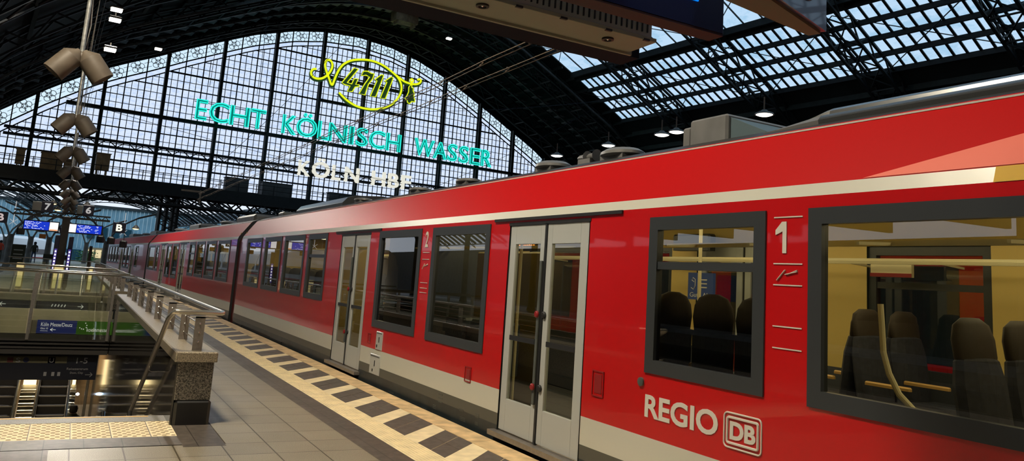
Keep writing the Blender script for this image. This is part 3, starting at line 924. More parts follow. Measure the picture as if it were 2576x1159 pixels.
mb = MB(); mb.bbox(4.9, 4.98, 7.95, 9.8, .07, 2.0, .02); mb.build('partition', mat('olive_panel', (.28, .22, .06), .5), train)
mb = MB(); mb.bbox(4.32, 5.6, 10.1, 11.75, .07, 2.35, .02); mb.build('toilet_cabin', mat('cabin_grey', (.04, .045, .045), .5), train)
mb = MB(); mb.bbox(6.5, 6.62, 6.95, 7.6, 2.14, 2.34, .02); mb.build('passenger_display', blackr, train)
mb = MB(); mb.bbox(6.60, 6.64, 4.46, 4.88, 1.90, 2.03, .004); ns = mb.build('notice_board', polem, train)
mb = MB(); mb.box(6.595, 6.60, 4.46, 4.88, 1.90, 1.935); mb.build('red_band', redpaint, ns)
mb = MB(); mb.box(5.0, 5.05, 8.35, 9.0, 2.02, 2.18); dd = mb.build('destination_display', blackr, train)
letters('Aurdienter', (4.995, 8.97, 2.05), (0, -1, 0), (0, 0, 1), .55, .07, redlit, dd, .002, 'led_text')
# cabin lights
for F, ys_ in ((F1, (.6, 3.2, 5.9, 8.6, 11.4, 14.5, 18, 21)), (F2, (4, 12, 19))):
    for y in ys_:
        l = bpy.data.lights.new('cabin_light', 'AREA'); l.energy = 16; l.color = (1, .80, .45); l.shape = 'RECTANGLE'; l.size = 1.2; l.size_y = 2.0
        lo = bpy.data.objects.new('cabin_light', l); COL.objects.link(lo); lo.matrix_world = F @ Matrix.Translation((1.38, y, 2.42))

sc = MB(); sc.box(6.60, 6.64, 6.97, 7.4, 1.56, 1.88); sc = sc.build('info_screen', mat('screen_slate', (.02, .03, .06), .3, emit=(.02, .035, .08), es=.8), train)
letters('Gute Alt', (6.597, 7.36, 1.59), Rv, Uv, .34, .055, whitepaint, sc, .001, 'screen_text')
for k in range(3): letters('HHHHH', (6.597, 7.22, 1.80-.05*k), Rv, Uv, .16, .02, whitepaint, sc, .001, 'screen_text') if False else None
mb = MB()
for k in range(3): mb.box(6.595, 6.6, 7.07, 7.22-.02*k, 1.70+.045*k, 1.715+.045*k)
mb.tube([(6.596, 7.34+.0, 1.70), (6.596, 7.30, 1.68), (6.596, 7.27, 1.72), (6.596, 7.27, 1.80), (6.596, 7.31, 1.82), (6.596, 7.33, 1.79), (6.596, 7.29, 1.77)], .005, 5)
mb.build('screen_marks', whitepaint, sc)

# ------------------------------------------------------------------ platform and tracks
granite = grid_mat('granite_paving', (.27, .235, .17), (.3, .28, .25), .40, .45, .38, noise=.45, nscale=160, mortar=.007, loc=(-.19, -.03, 0))
darktile = grid_mat('dark_slab', (.10, .082, .066), (.3, .3, .3), .30, .60, .45, noise=.22, nscale=14, mortar=.004, loc=(.0, .1, 0))
tactile = mat('cream_tactile', (.80, .68, .44), .6, noise=.12, nscale=6)
edgem = mat('edge_slab', (.66, .48, .26), .6, noise=.25, nscale=5)
greyblk = mat('grey_block', (.095, .082, .072), .5, noise=.22, nscale=12)
polgran = mat('polished_granite', (.20, .18, .15), .14, spec=.6, col2=(.018, .017, .014), nscale=75, detail=2)
capgran = mat('cap_granite', (.40, .34, .24), .35, col2=(.12, .10, .07), nscale=90, detail=2)
plinthm = mat('black_plinth', (.014, .014, .015), .3)
walldark = mat('polished_stair_wall', (.045, .04, .032), .06, spec=.9, noise=.3, nscale=60)
concrete = mat('underside_concrete', (.05, .045, .04), .7)
ballast = mat('ballast', (.07, .06, .05), .9, noise=.5, nscale=30, bump=.6, bscale=25)
railm = mat('rail_steel', (.30, .26, .22), .3, metal=.8)
yellowm = mat('yellow_nosing', (.75, .42, .05), .5)

# stairwell openings (x0, x1, y0, y1)
HX0, HX1 = -3.1, 1.02
H = [(9.10, 21.5), (23.0, 29.8), (31.0, 37.2)]
DX0 = -5.0                                                      # far (left) edge of the island platform


def slab(mb, x0, x1, y0, y1, z0=-.5, z1=0.0): mb.box(x0, x1, y0, y1, z0, z1)


mb = MB()
slab(mb, HX1+.42, 2.59, -8, 62)
slab(mb, DX0+1.1, HX1+.42, -8, 7.68); slab(mb, DX0+1.1, HX0, 7.68, 62)
slab(mb, HX0, HX1+.42, 21.5, 23.0, -.45); slab(mb, HX0, HX1+.42, 29.8, 31.0, -.5); slab(mb, HX0, HX1+.42, 37.2, 62)
struct(mb, 'floor', granite)
mb = MB(); mb.add([(DX0+1.1, 62, 0), (2.59, 62, 0), (2.59, 70, .38), (DX0+1.1, 70, .38), (DX0+1.1, 118, .45), (2.59, 118, .45), (DX0+1.1, 118, -.6), (2.59, 118, -.6), (2.59, 62, -.6), (DX0+1.1, 62, -.6)],
              [(0, 1, 2, 3), (3, 2, 5, 4), (0, 3, 4, 6, 9), (2, 1, 8, 7, 5), (4, 5, 7, 6)])
mb.box(2.59, 4.03, 62, 118, -.6, .0)
struct(mb, 'platform_ramp', granite)
mb = MB()
slab(mb, 2.59, 2.89, -8, 62); mb.box(-3.1, HX1+.05, 7.70, 8.08, -.3, .001); mb.box(HX1+.05, 1.43, 7.60, 8.58, -.3, .001)
mb.box(-3.1, .04, 6.95, 7.68, -.3, .0015)
struct(mb, 'dark_band', darktile)
mb = MB()                                                       # cream guidance strip with long ribs
mb.box(2.89, 3.20, -8, 62, -.3, 0)
for i in range(8): x = 2.915+.036*i; mb.box(x, x+.018, -8, 40, 0, .005)
struct(mb, 'guidance_strip', tactile)
mb = MB()                                                       # dotted warning field before the stairs
mb.box(HX0, HX1+.05, 8.08, 8.82, -.3, .001)
for i in range(12): mb.box(HX0+.33*i+.31, HX0+.33*i+.315, 8.08, 8.82, .001, .0012)
struct(mb, 'warning_field', tactile)
mb = MB()
for i in range(-1, 13):
  for q_ in range(4):
    for j in range(12):
        x = .85-.327*i+.035+.078*q_; y = 8.12+.061*j
        if j % 2: x += .037
        if x > HX1+.03: continue
        r = .022
        mb.add([(x+r*cos(pi*k/3), y+r*sin(pi*k/3), .001) for k in range(6)]+[(x+r*.7*cos(pi*k/3), y+r*.7*sin(pi*k/3), .006) for k in range(6)],
               [(6, 7, 8, 9, 10, 11)]+[(k, (k+1) % 6, 6+(k+1) % 6, 6+k) for k in range(6)])
struct(mb, 'warning_dots', mat('shaded_dots', (.40, .31, .18), .6))  # darker than the field: the dots' shading is put into their colour
mb = MB()
for i in range(9): mb.box(.85-.327*i-.003, .85-.327*i+.003, 8.08, 8.82, .0005, .0035)
struct(mb, 'field_joint', greyblk)
mb = MB(); mb.box(3.20, 3.75, -8, 62, -.3, -.002); struct(mb, 'marking_ground', tactile)
mb = MB(); y = -6.24                                            # oblique dark blocks
while y < 60:
    q = [(3.2, y), (3.2, y+.64), (3.745, y+1.19), (3.745, y+.53)]
    for (a, b) in ((0, .495), (.505, 1)):
        for (c, d) in ((0, .49), (.51, 1)):
            P = []
            for u_, v_ in ((a, c), (b, c), (b, d), (a, d)):
                p0 = Vector((*q[0], 0)).lerp(Vector((*q[3], 0)), u_); p1 = Vector((*q[1], 0)).lerp(Vector((*q[2], 0)), u_); P.append(p0.lerp(p1, v_))
            mb.add([p+Vector((0, 0, -.1)) for p in P]+[p+Vector((0, 0, .001)) for p in P], [(0, 3, 2, 1), (4, 5, 6, 7), (0, 1, 5, 4), (1, 2, 6, 5), (2, 3, 7, 6), (3, 0, 4, 7)])
    y += 1.0
struct(mb, 'marking_blocks', greyblk)
mb = MB(); y = -7.75
while y < 60:
    mb.box(3.757, 4.03, y+.004, y+1.076, -.22, 0.0); mb.box(3.757, 4.03, y, y+.004, -.22, -.004); y += 1.08
mb.box(3.75, 3.757, -8, 62, -.22, -.004)
struct(mb, 'edge_slabs', edgem)
mb = MB(); mb.box(3.85, 3.98, -8, 62, -.98, -.22); mb.box(DX0, DX0+1.1, -8, 62, -.5, 0); mb.box(DX0+.1, DX0+.3, -8, 62, -.98, -.5); struct(mb, 'platform_face', concrete)
mb = MB(); mb.box(1.5, 60, -25, 140, -1.2, -1.0); mb.box(-60, -4.0, -25, 140, -1.2, -1.0); mb.box(-4.0, 1.5, -25, 5, -1.2, -1.0); mb.box(-4.0, 1.5, 64, 140, -1.2, -1.0)
mb.box(-60, 60, 140, 300, -1.2, -1.0)
struct(mb, 'track_bed', ballast)
mb = MB()
for xc in (5.5, 10.5, -7.0, -11.5):
    for dx in (-.75, .75): mb.box(xc+dx-.035, xc+dx+.035, -20, 130, -1.0, -.84)
struct(mb, 'track_rails', railm)

# stairwell below the platform
yw = mat('passage_wall', (.20, .15, .10), .4)
mb = MB()
for a, b in [(5.0, 48)]:
    mb.box(HX0-.2, HX0, a, b, -4.3, -.5); mb.box(HX1+.03, HX1+.2, a, b, -4.3, -.001)
mb.box(HX0, HX1+.03, 48, 48.2, -4.3, -.5)
for a, b in H: mb.box(HX0-.01, HX0+.02, a, b, -.5, 0)
struct(mb, 'wall_stairwell', walldark)
mb = MB(); mb.box(HX0, HX1+.03, 5, 48, -4.45, -4.3); struct(mb, 'passage_floor', granite)
mb = MB(); mb.box(HX0, HX1+.03, 5, 9.05, -.9, -.5); mb.box(HX0, HX1+.03, 21.6, 23, -.75, -.45); mb.box(HX0, HX1, 29.9, 31.0, -.62, -.5); mb.box(HX0, HX1+.03, 37.3, 48, -.9, -.5); struct(mb, 'passage_ceiling', concrete)
st = sroot('stair_flight')                                      # stairs going down from the warning field
n = 25; rise, run = 4.3/26, .33
for i in range(n):
    mb = MB(); mb.box(HX0, HX1, 9.14+run*i, 9.14+run*(i+1)+.02, -rise*(i+1)-.2, -rise*(i+1)); mb.build('step', darktile, st)
mb = MB(); mb.box(HX0, HX1+.03, 8.83, 9.14, -.25, .002); mb.build('top_landing_stone', mat('nosing_granite', (.20, .19, .17), .5, noise=.4, nscale=90), st)
mb = MB(); mb.box(HX0, .90, 9.075, 9.105, 0, .004); mb.build('nosing_stripe', yellowm, st)

railsteel = mat('handrail_steel', (.62, .58, .50), .26, metal=.85)
# stone parapets on the track side of the openings
def parapet(y0, y1, label):
    p = thing('granite_parapet', label, 'parapet', ((HX1+.03+1.43)/2, y0, 0))
    mb = MB(); mb.bbox(HX1+.045, 1.405, y0+.01, y1-.01, .24, .62, .008)
    for yy in [y0+.01+1.5*k for k in range(1, int((y1-y0)/1.5))]: pass
    mb.build('shaft', polgran, p)
    mb = MB(); mb.box(HX1+.03, HX1+.046, y0+.02, y1, 0, .61); mb.build('inner_cladding', walldark, p)
    mb = MB(); mb.bbox(HX1+.01, 1.43, y0-.01, y1+.01, .61, .71, .012); mb.build('capstone', capgran, p)
    mb = MB(); mb.bbox(HX1+.05, 1.42, y0-.005, y1, 0, .245, .03); mb.build('plinth', plinthm, p)
    return p


parapet(8.58, 20.9, 'speckled granite parapet wall with pale cap and black plinth, beside the stair opening in front')
parapet(22.6, 52.0, 'granite parapet wall of the rear stair openings, beyond the glass balustrade')


def guard(y0, y1, posts, label, tip=False):
    g = thing('guard_railing', label, 'railing', (1.25, y0, .71))
    for y in posts:
        mb = MB(); mb.box(1.19, 1.285, y-.008, y+.008, .71, 1.05); mb.box(1.165, 1.31, y-.012, y+.012, .71, .718) if False else None
        mb.box(1.19, 1.44, y-.008, y+.008, 1.035, 1.05)
        po = mb.build('post', satin, g)
        mb = MB()
        for zz in (.80, .89, .98): mb.lathe([(.009, 0), (.009, .006), (.004, .009)], 8, Matrix.Translation((1.237, y-.008, zz)) @ Matrix.Rotation(pi/2, 4, 'X'))
        mb.build('bolt_heads', chromeh, po)
    for zz in (.80, .89, .98):
        mb = MB(); mb.tube([(1.237, posts[0], zz), (1.237, posts[-1], zz)], .007, 6); mb.build('rod', stainless, g, smooth=True)
    mb = MB()
    if tip:
        pts = [(1.44, y1, 1.10), (1.44, y0+.05, 1.10), (1.43, y0, 1.10), (1.40, y0-.02, 1.10), (1.02, y0-.02, 1.10), (.985, y0-.02, 1.10), (.965, y0, 1.09), (.95, y0+.1, 1.05)]
        k = 8
        sl = Vector((0, 1, -.48)).normalized(); p0 = Vector((.94, y0+.16, 1.02)); pts += [tuple(p0), tuple(p0+sl*9.2)]
        mb.tube(pts, .026, 12)
    else: mb.tube([(1.44, y0, 1.10), (1.44, y1, 1.10)], .026, 10)
    mb.build('handrail', railsteel, g, smooth=True)
    if tip:
        for t in (1.4, 4.4, 7.4):
            q = p0+sl*t; mb = MB(); mb.tube([q+Vector((0, 0, -.02)), q+Vector((0, 0, -.07)), q+Vector((.03, 0, -.085)), q+Vector((HX1+.03-.94, 0, -.085))], .008, 8)
            mb.build('wall_bracket', chromeh, g, smooth=True)
    return g


guard(8.62, 20.9, [8.72, 9.9, 11.3, 13.03, 14.65, 16.4, 18.15, 19.8], 'stainless guard railing on the front granite parapet, with handrail running down the stairs', True)
guard(22.6, 52, [22.8+1.65*k for k in range(18)], 'stainless guard railing on the rear granite parapet, past the glass balustrade')
hr = thing('middle_handrail', 'twin chrome handrail ends just showing over the yellow stair nosing', 'handrail', (.62, 9.3, -.3))
for x in (.52, .78):
    mb = MB(); mb.tube([(x, 9.75, -.9), (x, 9.75, -.12), (x, 9.8, -.08), (x, 12, -1.0), (x, 16, -2.9)], .022, 10); mb.build('rail_tube', chromeh, hr, smooth=True)
    mb = MB(); mb.tube([(x, 13, -1.4), (x, 13, -2.3)], .018, 8); mb.build('post', stainless, hr)

balglass = glass('balustrade_glass', (.93, .95, .90), .05, 1.5)
steelpanel = mat('brushed_panel', (.62, .56, .42), .35, metal=.25, noise=.12, nscale=2)
navy = mat('sign_navy', (.006, .010, .05), .4)
green = mat('sign_green', (.06, .24, .008), .5)
navylit = mat('sign_navy_lit', (.01, .018, .09), .4, emit=(.01, .02, .12), es=.4)
signwhite = mat('sign_white', (.75, .75, .75), .5, emit=(1, 1, 1), es=.35)
olive = mat('sign_olive', (.10, .09, .05), .5)


def balustrade(y, label, x0=HX0, x1=1.1, zlo=-.43, posts=(.98, -.66, -2.35), dbl=1):
    b = thing('glass_balustrade', label, 'balustrade', ((x0+x1)/2, y, 0))
    for k in range(len(posts)):
        mb = MB(); mb.box(posts[k]-.03, posts[k]+.03, y-.02, y+.05, zlo, 1.08); mb.build('post', satin, b)
        if k+1 < len(posts):
            mb = MB(); mb.box(posts[k+1]+.05, posts[k]-.05, y-.006, y+.006, zlo+.03, .95)
            mb.build('glass_pane', balglass, b)
    mb = MB(); mb.tube([(x0, y+.02, 1.12), (1.395, y+.02, 1.12)], .026, 10); mb.build('handrail', stainless, b, smooth=True)
    return b


balustrade(21.36, 'glass balustrade across the front stair opening, with brushed handrail')
balustrade(23.05, 'second glass balustrade just behind the first across the bridge', zlo=-.2)
balustrade(29.72, 'glass balustrade of the middle bridge, seen through the two in front', zlo=-.3)
balustrade(52.0, 'far glass balustrade closing off the rear stair enclosure', zlo=0)
# fascia of the first bridge
mb = MB(); mb.box(HX0, HX1+.02, 21.5, 21.56, .0, .26); struct(mb, 'trim_5', steelpanel)
mb = MB(); mb.box(HX0, HX1+.02, 21.38, 21.5, -.46, -.30); mb.box(HX0, HX1+.02, 21.3, 21.5, -.62, -.58); mb.box(HX0, HX1+.02, 21.3, 21.5, -.53, -.50); mb.box(HX0, HX1+.02, 21.34, 21.5, -.75, -.64); struct(mb, 'trim_6', concrete)
mb = MB(); mb.box(HX0, -.62, 21.46, 21.5, -.30, 0); struct(mb, 'trim_7', steelpanel)
sg = thing('direction_sign', 'navy Köln Messe/Deutz direction sign on the fascia below the glass balustrade', 'sign', (-.1, 21.44, -.15))
mb = MB(); mb.box(-.50, .31, 21.43, 21.47, -.285, .015); mb.build('board', navylit, sg)
X_, Z_ = (1, 0, 0), (0, 0, 1)
letters('Köln Messe/Deutz', (-.42, 21.428, -.125), X_, Z_, .64, .085, signwhite, sg, .002)
letters('Gleis 10', (-.42, 21.428, -.195), X_, Z_, .15, .04, signwhite, sg, .002)
mb = MB(); mb.box(-.42, -.27, 21.427, 21.429, -.235, -.228); mb.bar((-.22, 21.427, -.20), (-.11, 21.427, -.20), .01, .012); mb.bar((-.22, 21.427, -.20), (-.17, 21.427, -.165), .01, .012); mb.bar((-.22, 21.427, -.20), (-.17, 21.427, -.235), .01, .012)
mb.build('arrow', signwhite, sg)
sg = thing('advertising_sign', 'bright green koelnmesse sign right of the navy direction sign', 'sign', (.7, 21.44, -.15))
mb = MB(); mb.box(.31, 1.06, 21.43, 21.47, -.295, .015); mb.build('board', green, sg)
letters('koelnmesse', (.53, 21.428, -.225), X_, Z_, .44, .09, signwhite, sg, .002)
mb = MB()
for x, z in ((.49, -.03), (.52, -.08), (.515, -.13), (.38, -.14), (.42, -.165), (.46, -.17)): mb.lathe([(.013, 0), (.013, .003)], 8, Matrix.Translation((x, 21.43, z)) @ Matrix.Rotation(pi/2, 4, 'X'))
mb.build('dots', signwhite, sg)
# hanging board under the bridge
dimw = mat('dim_lettering', (.30, .30, .32), .6)
mb = MB()
sg = thing('hanging_sign_board', 'wide black hanging sign board reading S, U and 1-5 under the bridge', 'sign', (-.8, 21.6, -.76))
mb.box(-2.9, .87, 21.6, 21.72, -1.36, -.77); mb.build('board', mat('board_black', (.006, .008, .018), .4), sg)
mb = MB(); mb.box(-2.9, .22, 21.59, 21.6, -.98, -.82); mb.build('olive_strip', olive, sg)
mb = MB(); mb.box(-.98, -.86, 21.58, 21.59, -.965, -.86); mb.build('red_symbol', mat('dull_red', (.08, .01, .01), .5), sg)
letters('S', (-.81, 21.588, -.965), X_, Z_, .09, .1, dimw, sg); letters('U', (-.14, 21.588, -.965), X_, Z_, .09, .1, dimw, sg)
mb = MB(); mb.box(-.17, -.02, 21.59, 21.595, -.985, -.84); mb.build('blue_symbol', navy, sg)
mb = MB(); mb.lathe([(.06, 0), (.06, .008)], 16, Matrix.Translation((-.61, 21.592, -.91)) @ Matrix.Rotation(pi/2, 4, 'X')); mb.build('round_symbol', navy, sg)
letters('1-5', (.42, 21.588, -.98), X_, Z_, .23, .13, dimw, sg)
letters('Reisezentrum', (.24, 21.588, -1.13), X_, Z_, .44, .05, dimw, sg); letters('Dom, City', (.32, 21.588, -1.23), X_, Z_, .27, .055, dimw, sg)
mb = MB(); mb.bar((.64, 21.588, -1.24), (.79, 21.588, -1.24), .008, .012); mb.bar((.79, 21.588, -1.24), (.74, 21.588, -1.19), .008, .012); mb.bar((.79, 21.588, -1.24), (.74, 21.588, -1.29), .008, .012)
for x in (-.22, -.06, .06): mb.box(x, x+.06, 21.588, 21.592, -1.27, -1.18)
mb.build('pictograms', dimw, sg)
# signs and panel of the middle bridge
mb = MB(); mb.box(HX0, HX1, 29.55, 29.7, -.58, -.27); mb.box(HX0, HX1, 29.6, 29.8, .0, .22); struct(mb, 'trim_8', steelpanel)
for x0, x1, lab, ar in ((-2.7, -.98, 'dark navy sign with left arrow on the middle bridge fascia', -1), (-.79, .65, 'dark sign with white pictograms and right arrow on the middle bridge fascia', 1)):
    sg = thing('arrow_sign', lab, 'sign', ((x0+x1)/2, 29.5, -.12))
    mb = MB(); mb.box(x0, x1, 29.48, 29.54, -.245, -.01); mb.build('board', navy, sg)
    mb = MB(); xa = x0+.9+.1 if ar < 0 else x1-.12
    xa = x0+.92 if ar < 0 else x1-.12
    mb.bar((xa, 29.47, -.13), (xa-ar*.16, 29.47, -.13), .01, .02); mb.bar((xa, 29.47, -.13), (xa-ar*.06, 29.47, -.07), .01, .02); mb.bar((xa, 29.47, -.13), (xa-ar*.06, 29.47, -.19), .01, .02)
    if ar > 0:
        for k in range(5): mb.bar((x0+.42+.09*k, 29.47, -.16), (x0+.45+.09*k, 29.47, -.08), .01, .03)
    mb.build('arrow', signwhite, sg)
    mb = MB(); mb.box(x0-.03, x1+.03, 29.46, 29.54, -.26, -.245); mb.build('frame', stainless, sg)

# escalators
es_step = mat('escalator_step', (.035, .03, .028), .5)
es_edge = mat('escalator_edge', (.40, .36, .30), .5)
gold = mat('warm_lit_steel', (.75, .62, .30), .3, metal=.3)  # gold tone stands in for warm light on the steel casings
for x0, lab in ((-1.80, 'dark escalator with pale step edges, left of the bright newel'), (-.35, 'dark escalator with pale step edges, right of the bright newel')):
    e = thing('escalator', lab, 'escalator', (x0+.4, 28.6, -4.3))
    for i in range(17):
        mb = MB(); y = 28.9+.40*i; z = -4.3+.24*(i+1)
        mb.box(x0, x0+.80, y, y+.42, z-.26, z); so = mb.build('step', es_step, e)
        mb = MB(); mb.box(x0+.02, x0+.78, y-.012, y+.02, z-.03, z+.002); mb.build('step_edge', es_edge, so)
    for x in (x0-.07, x0+.80):
        mb = MB(); mb.prism([(28.3, -4.3), (28.3, -3.5), (28.8, -3.45), (35.8, .75), (36.6, .75), (36.6, 0), (35.8, -.5), (29.2, -4.3)], x, x+.07, lambda p, q, t: (t, p, q)); mb.build('side_panel', steelpanel, e)
        mb = MB(); mb.tube([(x+.035, 28.3, -3.9), (x+.035, 28.15, -3.6), (x+.035, 28.35, -3.4), (x+.035, 28.8, -3.38), (x+.035, 35.8, .82), (x+.035, 36.7, .82), (x+.035, 36.85, .5)], .03, 8); mb.build('handrail', blackr, e, smooth=True)
glow2 = mat('newel_reflected_glow', (.8, .65, .3), .3, emit=(1, .80, .35), es=.55, noise=.3, nscale=3)  # emission stands in for warm light reflected by the steel newels
glow = mat('newel_light', (1, .85, .5), emit=(1, .78, .38), es=2.2)
for x0, w, lab in ((-.86, .42, 'tall lit stainless newel between the two escalators'), (.53, .16, 'slim lit stainless newel right of the escalators')):
    t = thing('escalator_newel', lab, 'newel', (x0+w/2, 28.9, -4.3))
    mb = MB(); mb.prism([(28.9, -4.3), (28.9, -3.6), (30.2, -2.7), (30.2, -4.3)], x0, x0+w, lambda p, q, tt: (tt, p, q)); mb.build('casing', stainless, t)
    mb = MB(); mb.box(x0+.03, x0+w-.03, 30.3, 30.36, -2.9, -1.9); mb.build('glow_patch', glow, t)
    for k in range(5): mb = MB(); mb.tube([(x0, 28.95+.25*k, -3.5+.17*k), (x0+w, 28.95+.25*k, -3.5+.17*k)], .02, 8); mb.build('cross_bar', stainless, t)
for x0, x1, y, lab in ((-1.95, -1.62, 37.6, 'leftmost yellow-lit steel newel behind the glass'), (-.62, -.22, 37.6, 'middle yellow-lit steel newel behind the glass'), (.66, .86, 37.6, 'rightmost yellow-lit steel newel behind the glass')):
    t = thing('lit_newel', lab, 'newel', ((x0+x1)/2, y, 0))
    mb = MB(); mb.bbox(x0, x1, y, y+.3, 0, 1.05, .05); mb.build('casing', gold, t)
    mb = MB(); mb.box(x0+.04, x1-.04, y-.01, y, .1, .95); mb.build('glow_patch', glow2, t)
# passage: wall panels, column, lamp
t = thing('passage_column', 'silver clad column at the end of the passage', 'column', (1.0, 30.2, -4.3))
mb = MB(); mb.bbox(.92, 1.0, 28.6, 28.75, -4.3, -.6, .01); mb.build('shaft', satin, t)
tag(MB().lathe([(.0001, -.05), (.05, -.02), (.05, .02), (.0001, .05)], 12, Matrix.Translation((.74, 29.4, -2.88))).build('shop_light', mat('blue_white_lamp', (1, 1, 1), emit=(.6, .8, 1), es=12)), 'small blue-white lamp glowing right of the escalators', 'lamp')
bl = [o for o in bpy.data.objects if o.name.startswith('shop_light')][0]
mb = MB(); mb.box(HX0+.1, HX1-.1, 44, 44.1, -4.2, -1.2); struct(mb, 'wall_passage_end', mat('shop_front', (.4, .25, .12), .5, emit=(1, .55, .2), es=.35, col2=(.1, .06, .03), nscale=1.5))
for (x, y, z, e, sx_, col) in ((-1, 18, -.95, 30, 1.5, (1, .75, .45)), (-1, 25.5, -.2, 50, 1.2, (1, .8, .5)), (-1, 39, -1.0, 60, 1.5, (1, .7, .4)), (-1, 12, -.95, 0, 1, (1, .8, .5))):
    if not e: continue
    f = thing('passage_lamp', 'strip lamp of the underpass at %d m along the stairs' % y, 'lamp', (x, y, z)) if False else None
    l = bpy.data.lights.new('passage_light', 'AREA'); l.energy = e; l.size = sx_; l.color = col
    lo = bpy.data.objects.new('passage_light', l); COL.objects.link(lo); lo.location = (x, y, z)

# ------------------------------------------------------------------ illuminated signs on the gable
teal = mat('letter_teal', (.0, .16, .13), .4, emit=(0, .22, .18), es=.7)
tealneon = mat('neon_turquoise', (0, .6, .5), emit=(.03, .92, .78), es=1.0)
dkgreen = mat('letter_green', (.02, .07, .02), .4, emit=(.03, .10, .03), es=.3)
yelneon = mat('neon_yellow', (.7, .7, .05), emit=(.80, .90, .01), es=1.0)
whiteneon = mat('letter_cream', (.85, .83, .7), .4, emit=(1, .97, .82), es=.75)
Ug, Zg = Vector((1, 0, 0)), Vector((0, 0, 1))
SS = 69.2


def neon_word(root, items, z0, z1, body, tube, r, depth=.22, bold=.03, frame=GM):
    for ch, a, b in items:
        zt = z1+(.42 if ch in 'ÖÄ' else 0)
        p = letters(ch, (a, SS-.05, z0), Ug, Zg, b-a, zt-z0, body, root, .10, 'letter', GM, bold=bold)
        if tube:
            mb = neon_outline(ch, (a, SS-.20, z0), Ug, Zg, b-a, zt-z0, r, bold=bold); mb.build('neon_tube', tube, p, GM)


def gloc(u, s, z): return tuple(GM @ Vector((u, s, z)))


t = thing('neon_lettering', 'turquoise neon lettering ECHT KÖLNISCH WASSER on the glazed gable', 'sign', gloc(29, SS, 13.4), GY)
neon_word(t, [('E', 14.15, 15.05), ('C', 15.26, 16.84), ('H', 16.98, 18.6), ('T', 18.75, 20.03), ('K', 21.6, 22.86), ('Ö', 22.92, 24.8), ('L', 24.95, 25.94), ('N', 26.0, 27.75), ('I', 28.05, 28.45), ('S', 28.75, 29.9), ('C', 30.1, 31.7), ('H', 31.9, 33.4),
              ('W', 34.97, 37.15), ('A', 37.15, 38.66), ('S', 38.8, 39.9), ('S', 40.15, 41.25), ('E', 41.5, 42.7), ('R', 42.9, 44.1)], 13.42, 15.12, teal, tealneon, .055, bold=.015)
mb = MB()
for a, b in ((14, 20.2), (21.4, 33.6), (34.9, 44.2)):
    for zz in (13.55, 14.95): mb.bar((a, SS+.15, zz), (b, SS+.15, zz), .05)
mb.build('support_rails', gableiron, t, GM)
t = thing('station_name_letters', 'cream white lettering KÖLN HBF below the turquoise neon words', 'sign', gloc(29, SS, 9.8), GY)
neon_word(t, [('K', 23.5, 24.65), ('Ö', 24.8, 26.5), ('L', 26.75, 27.6), ('N', 28.0, 29.45), ('H', 30.75, 32.2), ('B', 32.5, 33.65), ('F', 33.9, 34.95)], 9.85, 11.25, whiteneon, None, 0, bold=.02)
mb = MB()
for zz in (9.95, 11.1): mb.bar((23.3, SS+.15, zz), (35.1, SS+.15, zz), .05)
mb.build('support_rails', gableiron, t, GM)
t = thing('neon_emblem', 'yellow neon oval emblem with curled ribbon, bell and figures 4711 above the lettering', 'sign', gloc(29.5, SS, 17), GY)
SW = [(24.13, 19.88), (23.86, 19.85), (23.66, 19.57), (23.7, 19.25), (23.98, 19.02), (24.4, 18.98), (24.84, 19.13), (25.23, 19.48), (25.51, 19.93), (25.68, 20.45), (25.56, 20.9), (25.24, 21.04), (24.95, 20.86), (24.91, 20.4), (25.12, 19.85), (25.43, 19.31), (25.82, 18.5), (25.99, 19.25), (26.21, 20.02), (26.56, 20.76), (27.14, 21.28), (27.74, 21.56), (28.48, 21.76), (29.25, 21.87), (30.1, 21.84), (30.92, 21.64), (31.69, 21.27), (32.26, 20.95), (32.69, 20.75), (33.26, 20.49), (33.96, 20.44), (34.58, 20.5), (34.97, 20.77), (35.05, 21.05), (34.8, 21.12), (34.64, 20.99)]
LO = [(32.26, 20.95), (32.64, 20.62), (32.93, 20.11), (32.98, 19.55), (32.8, 18.95), (32.39, 18.31), (31.84, 17.8), (31.02, 17.37), (30.07, 17.1), (29.11, 17.05), (28.33, 17.15), (27.61, 17.41), (27.01, 17.77), (26.57, 18.11)]


def smooth2(P, it=2, closed=False):
    for _ in range(it):
        Q = [] if closed else [P[0]]
        for i in range(len(P) if closed else len(P)-1):
            a, b = P[i], P[(i+1) % len(P)]
            Q += [(.75*a[0]+.25*b[0], .75*a[1]+.25*b[1]), (.25*a[0]+.75*b[0], .25*a[1]+.75*b[1])]
        if not closed: Q.append(P[-1])
        P = Q
    return P


for P, nm in ((SW, 'ribbon'), (LO, 'oval_arc')):
    Q = smooth2(P); mb = MB(); n_ = len(Q)
    wid = [.06+.14*abs(sin(pi*3*i/n_)) for i in range(n_)]
    rows = []
    for i, (a, b) in enumerate(Q):
        a0, b0 = Q[max(i-1, 0)]; a1, b1 = Q[min(i+1, n_-1)]; dx, dz = a1-a0, b1-b0; l = sqrt(dx*dx+dz*dz) or 1; nx, nz = -dz/l*wid[i], dx/l*wid[i]
        rows.append([Vector((a+nx+.06, SS+.12, b+nz-.05)), Vector((a-nx+.06, SS+.12, b-nz-.05)), Vector((a-nx+.06, SS-.12, b-nz-.05)), Vector((a+nx+.06, SS-.12, b+nz-.05))])
    mb.loft(rows, closed=True); body = mb.build(nm, dkgreen, t, GM)
    mb = MB(); mb.tube([(a, SS-.2, b) for a, b in Q], .10, 6); mb.build('neon_tube', yelneon, body, GM)
